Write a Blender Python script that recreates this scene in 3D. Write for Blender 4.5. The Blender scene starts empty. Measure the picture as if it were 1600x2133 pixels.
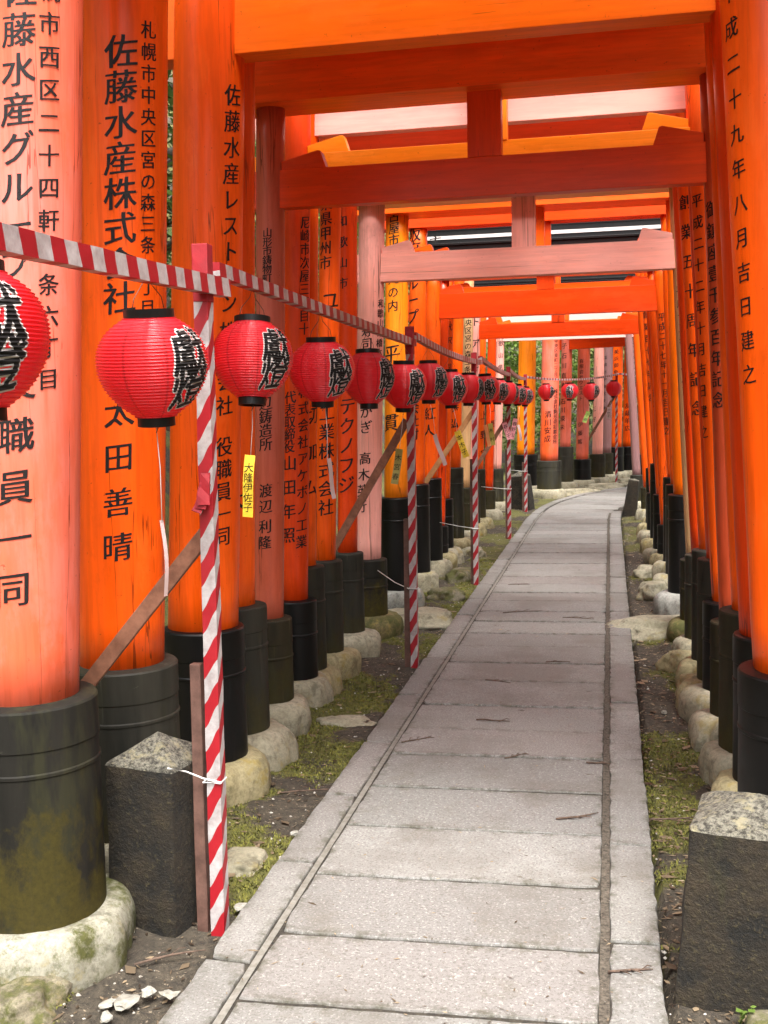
import bpy, bmesh, math, random
from mathutils import Vector, Matrix, noise
random.seed(7)
R = math.radians
scene = bpy.context.scene
col = scene.collection

# ------------------------------------------------------------------ camera, sky, sun, exposure
CAM_H = 1.5
PITCH, YAW, ROLL = R(5.343), R(11.616), 0.022
cam_d = bpy.data.cameras.new('camera')
cam_d.sensor_fit = 'HORIZONTAL'
cam_d.sensor_width = 36.0
cam_d.lens = 36.0 * 2300 / 1600
cam_d.clip_start = 0.05
cam_d.clip_end = 500
cam = bpy.data.objects.new('camera', cam_d)
col.objects.link(cam)
fw = Vector((-math.sin(YAW) * math.cos(PITCH), math.cos(YAW) * math.cos(PITCH), -math.sin(PITCH)))
r0 = Vector((math.cos(YAW), math.sin(YAW), 0))
u0 = r0.cross(fw)
rt = r0 * math.cos(ROLL) - u0 * math.sin(ROLL)
up = u0 * math.cos(ROLL) + r0 * math.sin(ROLL)
m = Matrix((rt, up, -fw)).transposed().to_4x4()
m.translation = Vector((0, 0, CAM_H))
cam.matrix_world = m
scene.camera = cam

SUN_EL, SUN_AZ = R(62), R(160)          # azimuth clockwise from +Y: behind the camera, a little to the right
world = bpy.data.worlds.new('World')
scene.world = world
world.use_nodes = True
wn = world.node_tree
sky = wn.nodes.new('ShaderNodeTexSky')
sky.sky_type = 'NISHITA'
sky.sun_disc = False
sky.sun_elevation = SUN_EL
sky.sun_rotation = SUN_AZ
sky.air_density = 1.0
sky.dust_density = 5.0
hsv = wn.nodes.new('ShaderNodeHueSaturation')   # thin cloud: a paler, nearly white sky
hsv.inputs['Saturation'].default_value = 0.25
wn.links.new(sky.outputs[0], hsv.inputs['Color'])
wn.links.new(hsv.outputs[0], wn.nodes['Background'].inputs['Color'])
wn.nodes['Background'].inputs['Strength'].default_value = 0.145
sun_d = bpy.data.lights.new('sun', 'SUN')
sun_d.energy = 1.4
sun_d.angle = R(24)
sun_d.color = (1.0, 0.96, 0.9)
sun = bpy.data.objects.new('sun', sun_d)
col.objects.link(sun)
sdir = Vector((math.sin(SUN_AZ) * math.cos(SUN_EL), math.cos(SUN_AZ) * math.cos(SUN_EL), math.sin(SUN_EL)))
sun.rotation_euler = sdir.to_track_quat('Z', 'Y').to_euler()
scene.view_settings.view_transform = 'Standard'
scene.view_settings.look = 'None'
scene.view_settings.exposure = 2.05
scene.view_settings.gamma = 1.0
scene.cycles.max_bounces = 10
scene.cycles.diffuse_bounces = 8
scene.cycles.use_denoising = True

# ------------------------------------------------------------------ material helpers
class N:
    """a small wrapper round a material's node tree"""
    def __init__(s, name):
        s.m = bpy.data.materials.new(name)
        s.m.use_nodes = True
        s.t = s.m.node_tree
        s.b = s.t.nodes['Principled BSDF']
        s.out = s.t.nodes['Material Output']
    def node(s, kind, **kw):
        n = s.t.nodes.new('ShaderNode' + kind)
        for k, v in kw.items():
            if k in n.inputs: n.inputs[k].default_value = v
            else: setattr(n, k, v)
        return n
    def link(s, a, b): s.t.links.new(a, b)
    def coord(s, scale=(1, 1, 1), rnd=True):
        tc = s.node('TexCoord')
        mp = s.node('Mapping')
        mp.inputs['Scale'].default_value = scale
        if rnd:
            oi = s.node('ObjectInfo')
            mu = s.node('Math', operation='MULTIPLY')
            mu.inputs[1].default_value = 37.0
            s.link(oi.outputs['Random'], mu.inputs[0])
            ad = s.node('VectorMath', operation='ADD')
            s.link(tc.outputs['Object'], ad.inputs[0])
            s.link(mu.outputs[0], ad.inputs[1])
            s.link(ad.outputs[0], mp.inputs['Vector'])
        else:
            s.link(tc.outputs['Object'], mp.inputs['Vector'])
        return mp.outputs[0]
    def noise(s, vec, scale, detail=4, rough=0.55):
        n = s.node('TexNoise')
        n.inputs['Scale'].default_value = scale
        n.inputs['Detail'].default_value = detail
        n.inputs['Roughness'].default_value = rough
        s.link(vec, n.inputs['Vector'])
        return n.outputs['Fac']
    def ramp(s, fac, stops):
        n = s.node('ValToRGB')
        e = n.color_ramp.elements
        while len(e) < len(stops): e.new(0.5)
        for el, (p, c) in zip(e, stops):
            el.position = p
            el.color = (c, c, c, 1) if not hasattr(c, '__len__') else (*c, 1)
        s.link(fac, n.inputs['Fac'])
        return n.outputs['Color']
    def mix(s, fac, a, b, mode='MIX'):
        n = s.node('Mix', data_type='RGBA', blend_type=mode)
        for sock, v in ((n.inputs[0], fac), (n.inputs[6], a), (n.inputs[7], b)):
            if hasattr(v, 'links') or hasattr(v, 'is_linked'): s.link(v, sock)
            elif hasattr(v, '__len__'): sock.default_value = (*v, 1)
            else: sock.default_value = v
        return n.outputs[2]
    def math(s, op, a, b=0.0):
        n = s.node('Math', operation=op)
        for i, v in enumerate((a, b)):
            if hasattr(v, 'is_linked'): s.link(v, n.inputs[i])
            else: n.inputs[i].default_value = v
        return n.outputs[0]
    def bump(s, h, strength=0.2, dist=0.01):
        n = s.node('Bump')
        n.inputs['Strength'].default_value = strength
        n.inputs['Distance'].default_value = dist
        s.link(h, n.inputs['Height'])
        s.link(n.outputs[0], s.b.inputs['Normal'])
    def color(s, c):
        if hasattr(c, 'is_linked'): s.link(c, s.b.inputs['Base Color'])
        else: s.b.inputs['Base Color'].default_value = (*c, 1)
    def set(s, **kw):
        for k, v in kw.items(): s.b.inputs[k].default_value = v

def mul(c, k): return tuple(min(1, x * k) for x in c)

def paint(name, c, faded, fade=0.35, rough=0.38, along='z', crack=0.0, coat=0.25):
    """vermilion paint on turned wood: long grain, faded patches, a few cracks and grime streaks"""
    n = N(name)
    sc = (16, 16, 0.8) if along == 'z' else (0.8, 16, 16)
    g = n.noise(n.coord(sc), 1.0, 5, 0.6)
    big = n.noise(n.coord((1.4, 1.4, 0.6) if along == 'z' else (0.6, 1.4, 1.4)), 1.3, 4, 0.6)
    base = n.mix(n.ramp(g, [(0.3, 0.0), (0.7, 1.0)]), mul(c, 0.78), mul(c, 1.1))
    blot = n.noise(n.coord((3, 3, 1.3) if along == 'z' else (1.3, 3, 3)), 1.6, 7, 0.72)
    base = n.mix(n.ramp(blot, [(0.54, 0.0), (0.60, 0.45)]), base, n.mix(0.5, faded, mul(c, 1.05)))
    base = n.mix(n.ramp(blot, [(0.34, 0.5 if along == 'z' else 0.25), (0.42, 0.0)]), base, mul(c, 0.62))
    base = n.mix(n.ramp(big, [(0.62 - fade * 0.45, 0.0), (0.75, min(1, fade * 1.6))]), base, faded)
    streak = n.noise(n.coord((30, 30, 0.5) if along == 'z' else (0.5, 30, 30)), 1.0, 3, 0.5)
    base = n.mix(n.ramp(streak, [(0.64, 0.0), (0.74, 0.4 if along == 'z' else 0.1)]), base, mul(c, 0.45))
    wl = n.noise(n.coord((7, 7, 0.22) if along == 'z' else (0.22, 7, 7)), 1.0, 5, 0.55)
    line = n.math('LESS_THAN', n.math('ABSOLUTE', n.math('SUBTRACT', wl, 0.5)), 0.004)
    gate_ = n.ramp(n.noise(n.coord((1.5, 1.5, 0.9)), 1.7, 3, 0.5), [(0.50, 0.0), (0.56, 0.75)] if along == 'z' else [(0.6, 0.0), (0.68, 0.5)])
    base = n.mix(n.math('MULTIPLY', line, gate_), base, mul(c, 0.16))
    fine = n.noise(n.coord((60, 60, 5) if along == 'z' else (5, 60, 60)), 1.0, 3, 0.6)
    base = n.mix(n.ramp(fine, [(0.4, 0.22), (0.55, 0.0)]), base, mul(c, 0.55))
    spot = n.noise(n.coord((1, 1, 1)), 46, 3, 0.7)
    base = n.mix(n.ramp(spot, [(0.68, 0.0), (0.72, 0.6)]), base, mul(c, 0.25))
    if crack:
        k = n.noise(n.coord((26, 26, 0.35) if along == 'z' else (0.35, 26, 26)), 1.0, 6, 0.7)
        base = n.mix(n.ramp(k, [(0.64 - crack * 0.1, 0.0), (0.68 - crack * 0.08, 0.85)]), base, (0.09, 0.04, 0.02))
    n.color(base)
    n.link(n.ramp(big, [(0.3, rough - 0.08), (0.75, rough + 0.2)]), n.b.inputs['Roughness'])
    n.set(**{'Coat Weight': coat * 0.3, 'Coat Roughness': 0.2, 'Specular IOR Level': 0.22})
    n.bump(g, 0.12, 0.004)
    return n.m

PAL = {  # paint colour, what it fades to, how much
    'orange':  ((0.90, 0.100, 0.003), (0.88, 0.155, 0.025), 0.22),
    'bright':  ((1.0, 0.155, 0.002), (1.0, 0.19, 0.02), 0.12),
    'yellow':  ((0.95, 0.23, 0.006), (0.95, 0.28, 0.03), 0.12),
    'red':     ((0.72, 0.050, 0.002), (0.70, 0.08, 0.015), 0.22),
    'deep':    ((0.74, 0.058, 0.002), (0.70, 0.07, 0.01), 0.2),
    'brick':   ((0.52, 0.07, 0.022), (0.50, 0.09, 0.05), 0.4),
    'salmon':  ((0.80, 0.105, 0.025), (0.68, 0.22, 0.19), 0.6),  # real fading, with the pink of sky reflection put into the colour
    'dusty':   ((0.56, 0.10, 0.045), (0.50, 0.13, 0.09), 0.6),
    'pink':    ((0.92, 0.42, 0.36), (0.90, 0.32, 0.22), 0.45),
    'pale':    ((0.92, 0.50, 0.44), (0.92, 0.44, 0.36), 0.5),  # brightness of beams lit by the open sky, put into the colour
    'cream':   ((0.72, 0.46, 0.22), (0.62, 0.30, 0.14), 0.6),
    'mauve':   ((0.27, 0.15, 0.155), (0.32, 0.14, 0.12), 0.5),
}
_pm = {}
def pm(kind, along='z'):
    k = (kind, along)
    if k not in _pm:
        c, f, a = PAL[kind]
        worn = kind in ('pink', 'cream')
        _pm[k] = paint('paint_%s_%s' % (kind, 'shaft' if along == 'z' else 'beam'), c, f, a,
                       0.5 if worn else 0.36, along, (0.6 if along == 'z' else 0.2) if worn else 0.0, 0.1 if worn else 0.3)
    return _pm[k]

def m_ink():
    n = N('black_ink')
    n.color((0.012, 0.010, 0.010)); n.set(**{'Roughness': 0.5, 'Specular IOR Level': 0.25})
    return n.m
INK = m_ink()
def m_worn_ink():
    n = N('worn_ink')
    n.color((0.012, 0.010, 0.010)); n.set(**{'Roughness': 0.5, 'Specular IOR Level': 0.25})
    f = n.noise(n.coord((1, 1, 1)), 55, 5, 0.75)
    tr = n.node('BsdfTransparent')
    mx = n.node('MixShader'); n.link(n.ramp(f, [(0.60, 0.0), (0.68, 0.85)]), mx.inputs[0])
    n.link(n.b.outputs[0], mx.inputs[1]); n.link(tr.outputs[0], mx.inputs[2])
    n.link(mx.outputs[0], n.out.inputs['Surface'])
    return n.m
WORN_INK = m_worn_ink()

def m_sleeve(name, c, c2, moss, rough):
    n = N(name)
    g = n.noise(n.coord((9, 9, 0.9)), 1.0, 5, 0.65)
    b = n.noise(n.coord((1, 1, 1)), 3.2, 5, 0.65)
    base = n.mix(n.ramp(g, [(0.32, 0.0), (0.7, 1.0)]), c, c2)
    st = n.noise(n.coord((22, 22, 1.2)), 1.0, 4, 0.6)
    base = n.mix(n.ramp(st, [(0.63, 0.0), (0.70, 0.7)]), base, mul(c2, 2.4))
    sc_ = n.noise(n.coord((5, 5, 11)), 2.3, 6, 0.8)
    base = n.mix(n.ramp(sc_, [(0.66, 0.0), (0.69, 0.55)]), base, mul(c2, 4.0))
    st2 = n.noise(n.coord((24, 24, 2.0)), 1.3, 4, 0.6)
    base = n.mix(n.ramp(st2, [(0.64, 0.0), (0.7, 0.8)]), base, (0.008, 0.008, 0.008))
    if moss:
        lo = n.node('SeparateXYZ')
        tc = n.node('TexCoord'); n.link(tc.outputs['Object'], lo.inputs[0])
        h = n.math('MULTIPLY_ADD', lo.outputs['Z'], -0.75); n.t.nodes[-1].inputs[2].default_value = 0.42
        fine = n.noise(n.coord((1, 1, 1)), 60, 4, 0.8)
        mid = n.noise(n.coord((1, 1, 0.6)), 13, 5, 0.75)
        f = n.math('ADD', n.math('ADD', b, h), n.math('MULTIPLY', n.math('SUBTRACT', mid, 0.5), 0.8))
        f = n.ramp(f, [(0.66, 0.0), (0.84, moss)])
        alg = n.noise(n.coord((6, 6, 1.4)), 1.0, 5, 0.7)
        base = n.mix(n.ramp(alg, [(0.52, 0.0), (0.62, 0.5)]), base, (0.035, 0.034, 0.014))
        green = n.mix(fine, (0.008, 0.008, 0.003), (0.085, 0.065, 0.009))
        base = n.mix(f, base, green)
    n.color(base)
    n.link(n.ramp(b, [(0.3, rough), (0.7, rough + 0.25)]), n.b.inputs['Roughness'])
    n.set(**{'Specular IOR Level': 0.2 if moss else 0.25})
    n.bump(g, 0.15, 0.004)
    return n.m
SLEEVE = {
    'black': m_sleeve('sleeve_black', (0.003, 0.0028, 0.0027), (0.007, 0.0062, 0.0058), 0, 0.28),
    'grey': m_sleeve('sleeve_grey', (0.013, 0.0125, 0.010), (0.042, 0.039, 0.029), 0.4, 0.5),
    'brown': m_sleeve('sleeve_brown', (0.013, 0.011, 0.006), (0.034, 0.027, 0.014), 0.4, 0.55),
    'mossy': m_sleeve('sleeve_mossy', (0.006, 0.0056, 0.0046), (0.018, 0.016, 0.012), 0.85, 0.55),
}

def m_stone(name, c, c2, lichen, moss=0.0, scale=1.0):
    n = N(name)
    v = n.coord((1, 1, 1))
    a = n.noise(v, 5 * scale, 6, 0.65)
    b = n.noise(v, 60 * scale, 4, 0.75)
    base = n.mix(n.ramp(a, [(0.3, 0.0), (0.7, 1.0)]), c, c2)
    base = n.mix(n.ramp(b, [(0.35, 0.55), (0.6, 0.0)]), base, mul(c, 0.55))
    gr = n.noise(v, 11 * scale, 7, 0.75)
    base = n.mix(n.ramp(gr, [(0.52, 0.0), (0.62, 0.6)]), base, mul(c, 0.35))
    l = n.noise(v, 7 * scale, 5, 0.7)
    base = n.mix(n.ramp(l, [(0.56, 0.0), (0.66, lichen)]), base, (0.24, 0.18, 0.045))
    if moss:
        k = n.noise(v, 9 * scale, 6, 0.75)
        base = n.mix(n.ramp(k, [(0.5 - moss * 0.15, 0.0), (0.62 - moss * 0.1, 1.0)]), base,
                     n.mix(b, (0.02, 0.022, 0.006), (0.10, 0.10, 0.018)))
    n.color(base)
    n.set(Roughness=0.85)
    n.bump(n.math('ADD', a, n.math('MULTIPLY', b, 0.4)), 0.5, 0.012)
    return n.m
FOOT = m_stone('footing_stone', (0.22, 0.195, 0.125), (0.40, 0.365, 0.27), 0.6)
FOOT_Y = m_stone('footing_stone_yellow', (0.23, 0.19, 0.09), (0.37, 0.32, 0.185), 0.9)
FOOT_W = m_stone('footing_cement', (0.20, 0.195, 0.17), (0.37, 0.365, 0.33), 0.35)
FOOT_G = m_stone('footing_mossy', (0.15, 0.12, 0.05), (0.22, 0.17, 0.07), 0.9, 0.8)
FOOT_S = m_stone('footing_stained', (0.17, 0.155, 0.10), (0.36, 0.345, 0.28), 0.6, 0.25)
ROCK_D = m_stone('dark_mossy_rock', (0.09, 0.07, 0.042), (0.27, 0.24, 0.165), 0.4, 0.35, 1.6)
ROCK = m_stone('pale_rock', (0.22, 0.20, 0.13), (0.38, 0.35, 0.26), 0.5)
ROCK_M = m_stone('mossy_rock', (0.12, 0.10, 0.065), (0.24, 0.21, 0.16), 0.5, 0.7)
SHARD = m_stone('white_shard', (0.22, 0.205, 0.165), (0.40, 0.385, 0.34), 0.2)

def m_marker():
    """old square kerb stone: lichen and algae flecks, light from above painted in as pale top, dark sides"""
    n = N('marker_stone')
    v = n.coord((1, 1, 1))
    b = n.noise(v, 70, 4, 0.8)
    a = n.noise(v, 11, 6, 0.7)
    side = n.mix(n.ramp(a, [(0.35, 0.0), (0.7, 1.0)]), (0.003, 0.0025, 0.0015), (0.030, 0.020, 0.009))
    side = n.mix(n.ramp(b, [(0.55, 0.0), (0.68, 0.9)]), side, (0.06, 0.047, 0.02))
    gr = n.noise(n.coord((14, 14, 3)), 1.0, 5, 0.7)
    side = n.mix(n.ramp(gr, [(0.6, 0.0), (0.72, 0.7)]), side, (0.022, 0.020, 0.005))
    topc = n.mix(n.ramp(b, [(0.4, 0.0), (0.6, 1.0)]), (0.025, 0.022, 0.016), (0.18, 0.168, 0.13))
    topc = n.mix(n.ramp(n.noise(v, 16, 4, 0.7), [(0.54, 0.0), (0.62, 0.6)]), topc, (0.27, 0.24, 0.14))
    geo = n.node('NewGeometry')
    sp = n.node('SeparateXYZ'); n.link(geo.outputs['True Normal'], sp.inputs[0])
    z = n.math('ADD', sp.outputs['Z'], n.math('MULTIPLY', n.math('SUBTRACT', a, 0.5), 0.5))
    n.color(n.mix(n.ramp(z, [(0.28, 0.0), (0.42, 1.0)]), side, topc))  # top light painted by face direction: upward faces pale, sides dark
    n.set(Roughness=0.9)
    n.bump(n.math('ADD', b, n.math('MULTIPLY', a, 1.5)), 0.9, 0.012)
    return n.m
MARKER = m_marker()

def m_granite():
    n = N('granite_slab')
    v = n.coord((1, 1, 1), rnd=False)
    geo = n.node('NewGeometry')
    isl = geo.outputs['Random Per Island']
    warm = n.mix(n.ramp(n.math('FRACT', n.math('MULTIPLY', isl, 7.31)), [(0.0, 0.0), (1.0, 1.0)]), (0.155, 0.155, 0.142), (0.24, 0.237, 0.218))
    warm = n.mix(n.ramp(isl, [(0.55, 0.0), (1.0, 0.6)]), warm, (0.215, 0.185, 0.17))
    big = n.noise(v, 1.7, 5, 0.6)
    c = n.mix(n.ramp(big, [(0.3, 0.0), (0.72, 0.6)]), warm, (0.19, 0.178, 0.17))
    sp = n.noise(v, 130, 4, 0.8)
    c = n.mix(n.ramp(sp, [(0.40, 0.75), (0.50, 0.0)]), c, (0.09, 0.08, 0.07))
    sp2 = n.noise(v, 120, 2, 0.6)
    c = n.mix(n.ramp(sp2, [(0.58, 0.0), (0.68, 0.55)]), c, (0.40, 0.39, 0.36))
    dirt = n.noise(v, 4.5, 6, 0.7)
    c = n.mix(n.ramp(dirt, [(0.55, 0.0), (0.72, 0.45)]), c, (0.12, 0.105, 0.075))
    st = n.noise(v, 1.1, 6, 0.68)
    c = n.mix(n.ramp(st, [(0.48, 0.0), (0.60, 0.5)]), c, (0.105, 0.093, 0.078))
    at = n.node('Attribute', attribute_name='edge')
    ed = n.math('MULTIPLY', at.outputs['Fac'], n.ramp(n.noise(v, 18, 5, 0.7), [(0.46, 0.0), (0.66, 0.85)]))
    c = n.mix(ed, c, (0.045, 0.042, 0.022))
    n.color(c)
    n.set(Roughness=0.75)
    n.bump(n.math('ADD', sp, n.math('MULTIPLY', big, 1.5)), 0.35, 0.004)
    return n.m
GRANITE = m_granite()

def m_plain(name, c, c2, scale, rough=0.8, bump=0.3):
    n = N(name)
    f = n.noise(n.coord((1, 1, 1)), scale, 5, 0.7)
    n.color(n.mix(n.ramp(f, [(0.35, 0.0), (0.65, 1.0)]), c, c2))
    n.set(Roughness=rough)
    n.bump(f, bump, 0.006)
    return n.m
MORTAR = m_plain('mortar', (0.12, 0.11, 0.09), (0.20, 0.19, 0.165), 40)
BEDDING = m_plain('bedding_dirt', (0.010, 0.008, 0.006), (0.045, 0.037, 0.025), 60, 0.95, 0.5)
GRIT = m_plain('joint_grit', (0.018, 0.014, 0.009), (0.12, 0.10, 0.075), 70, 0.95, 0.8)

def m_ground():
    n = N('forest_floor')
    v = n.coord((1, 1, 1), rnd=False)
    a = n.noise(v, 3.0, 6, 0.7)
    b = n.noise(v, 34, 5, 0.75)
    c = n.mix(n.ramp(b, [(0.3, 0.0), (0.7, 1.0)]), (0.013, 0.010, 0.0065), (0.090, 0.072, 0.048))
    c = n.mix(n.ramp(n.noise(v, 55, 3, 0.7), [(0.62, 0.0), (0.68, 0.8)]), c, (0.32, 0.26, 0.18))
    g = n.mix(b, (0.018, 0.021, 0.004), (0.18, 0.17, 0.032))
    at = n.node('Attribute', attribute_name='moss')
    mm = n.math('ADD', at.outputs['Fac'], n.math('MULTIPLY', n.math('SUBTRACT', b, 0.5), 0.7))
    c = n.mix(n.ramp(mm, [(0.0, 0.0), (0.16, 0.92)]), c, g)
    c = n.mix(n.ramp(a, [(0.52, 0.0), (0.62, 0.5)]), c, mul((0.05, 0.036, 0.024), 0.6))
    n.color(c)
    n.set(Roughness=0.95)
    n.bump(b, 0.8, 0.03)
    return n.m
GROUND = m_ground()
MOSS = m_plain('moss', (0.05, 0.055, 0.008), (0.21, 0.20, 0.035), 25, 0.9, 0)
PEBBLE = m_plain('pebble', (0.16, 0.14, 0.11), (0.55, 0.52, 0.46), 12, 0.85, 0.2)
TWIG = m_plain('twig_bark', (0.05, 0.03, 0.02), (0.13, 0.085, 0.06), 40, 0.9)
BRACE = m_plain('brown_timber', (0.15, 0.06, 0.032), (0.29, 0.13, 0.075), 14, 0.65)
BRACE_L = m_plain('raw_timber', (0.38, 0.17, 0.06), (0.52, 0.27, 0.11), 14, 0.65)
STAKE = m_plain('stake_timber', (0.07, 0.032, 0.022), (0.15, 0.075, 0.055), 14, 0.7)

def m_stripe(name, period, axis, slant, twist):
    """a white cloth-covered bar wound with red tape"""
    n = N(name)
    tc = n.node('TexCoord')
    sp = n.node('SeparateXYZ'); n.link(tc.outputs['Object'], sp.inputs[0])
    along = n.math('MULTIPLY', sp.outputs[axis], 1.0 / period)
    if twist:
        an = n.math('MULTIPLY', n.math('ARCTAN2', sp.outputs['Y'], sp.outputs['X']), 2 / (2 * math.pi))
        along = n.math('SUBTRACT', along, an)
    else:
        along = n.math('ADD', along, n.math('MULTIPLY', sp.outputs['Z'], slant / period))
    wob = n.math('MULTIPLY', n.math('SUBTRACT', n.noise(n.coord((1, 1, 1)), 9, 2), 0.5), 0.14)
    f = n.math('FRACT', n.math('ADD', n.math('ADD', along, wob), 50.0))
    f = n.math('GREATER_THAN', f, 0.5)
    d = n.noise(n.coord((1, 1, 1)), 22, 4, 0.7)
    red = n.mix(d, (0.24, 0.003, 0.008), (0.34, 0.006, 0.014))
    wht = n.mix(n.ramp(d, [(0.3, 0.0), (0.7, 1.0)]), (0.26, 0.215, 0.21), (0.46, 0.43, 0.425))
    n.color(n.mix(f, red, wht))
    n.set(Roughness=0.5)
    n.bump(d, 0.25, 0.004)
    return n.m
STRIPE_POST = m_stripe('striped_post_wrap', 0.138, 'Z', 0, True)
STRIPE_RAIL = m_stripe('striped_rail_wrap', 0.118, 'X', 0.25, False)
STRIPE_RED = m_plain('red_wrap', (0.20, 0.003, 0.008), (0.30, 0.005, 0.012), 20, 0.7)
STRIPE_CORD = m_stripe('striped_cord', 0.13, 'X', 0, False)

def m_lantern():
    n = N('red_lantern_paper')
    tc = n.node('TexCoord')
    sp = n.node('SeparateXYZ'); n.link(tc.outputs['Object'], sp.inputs[0])
    an = n.math('MULTIPLY', n.math('ARCTAN2', sp.outputs['Y'], sp.outputs['X']), 8 / (2 * math.pi))
    f = n.math('ABSOLUTE', n.math('SUBTRACT', n.math('FRACT', n.math('ADD', an, 8.2)), 0.5))
    wire_shade = n.ramp(f, [(0.0, 0.55), (0.05, 0.0)])  # inner frame wires showing through the paper, painted as darker lines
    d = n.noise(n.coord((1, 1, 1)), 14, 4, 0.6)
    c = n.mix(d, (0.84, 0.018, 0.032), (0.96, 0.042, 0.062))
    c = n.mix(wire_shade, c, (0.42, 0.004, 0.01))
    n.color(c)
    n.set(Roughness=0.3, **{'Coat Weight': 0.6, 'Coat Roughness': 0.16})
    tr = n.node('BsdfTranslucent')
    n.link(c, tr.inputs['Color'])
    mx = n.node('MixShader'); mx.inputs[0].default_value = 0.46
    n.link(n.b.outputs[0], mx.inputs[1]); n.link(tr.outputs[0], mx.inputs[2])
    n.link(mx.outputs[0], n.out.inputs['Surface'])
    return n.m
LANTERN = m_lantern()
LACQUER = N('black_lacquer'); LACQUER.color((0.008, 0.007, 0.007)); LACQUER.set(**{'Roughness': 0.35, 'Specular IOR Level': 0.25}); LACQUER = LACQUER.m
WHITE = N('white_paint'); WHITE.color((0.55, 0.50, 0.48)); WHITE.set(Roughness=0.5); WHITE = WHITE.m
WIRE = N('wire'); WIRE.color((0.12, 0.07, 0.05)); WIRE.set(Roughness=0.45, Metallic=0.7); WIRE = WIRE.m
STRING = N('white_string'); STRING.color((0.75, 0.73, 0.70)); STRING.set(Roughness=0.8); STRING = STRING.m
def m_paper(name, c):
    n = N(name)
    d = n.noise(n.coord((1, 1, 1)), 30, 3)
    n.color(n.mix(d, mul(c, 0.85), c)); n.set(Roughness=0.6)
    return n.m
PAPER = {k: m_paper('paper_' + k, c) for k, c in dict(yellow=(0.85, 0.60, 0.04), white=(0.48, 0.34, 0.32), green=(0.42, 0.38, 0.08),
         pink=(0.80, 0.32, 0.36), orange=(0.85, 0.36, 0.14), olive=(0.33, 0.30, 0.08), lime=(0.30, 0.42, 0.08)).items()}
BARK = m_plain('bark', (0.07, 0.06, 0.05), (0.20, 0.18, 0.15), 10, 0.95, 0.8)
def m_leaf(name, c, c2):
    n = N(name)
    geo = n.node('NewGeometry')
    c = n.mix(geo.outputs['Random Per Island'], c, c2)
    n.color(c); n.set(Roughness=0.55)
    tr = n.node('BsdfTranslucent'); n.link(c, tr.inputs['Color'])
    mx = n.node('MixShader'); mx.inputs[0].default_value = 0.4
    n.link(n.b.outputs[0], mx.inputs[1]); n.link(tr.outputs[0], mx.inputs[2])
    n.link(mx.outputs[0], n.out.inputs['Surface'])
    return n.m
LITTER = m_leaf('dry_leaf', (0.05, 0.032, 0.02), (0.36, 0.27, 0.17))
LEAF = [m_leaf('leaf_fresh', (0.06, 0.12, 0.015), (0.18, 0.26, 0.05)), m_leaf('leaf_dark', (0.03, 0.06, 0.015), (0.08, 0.13, 0.03))]

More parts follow.
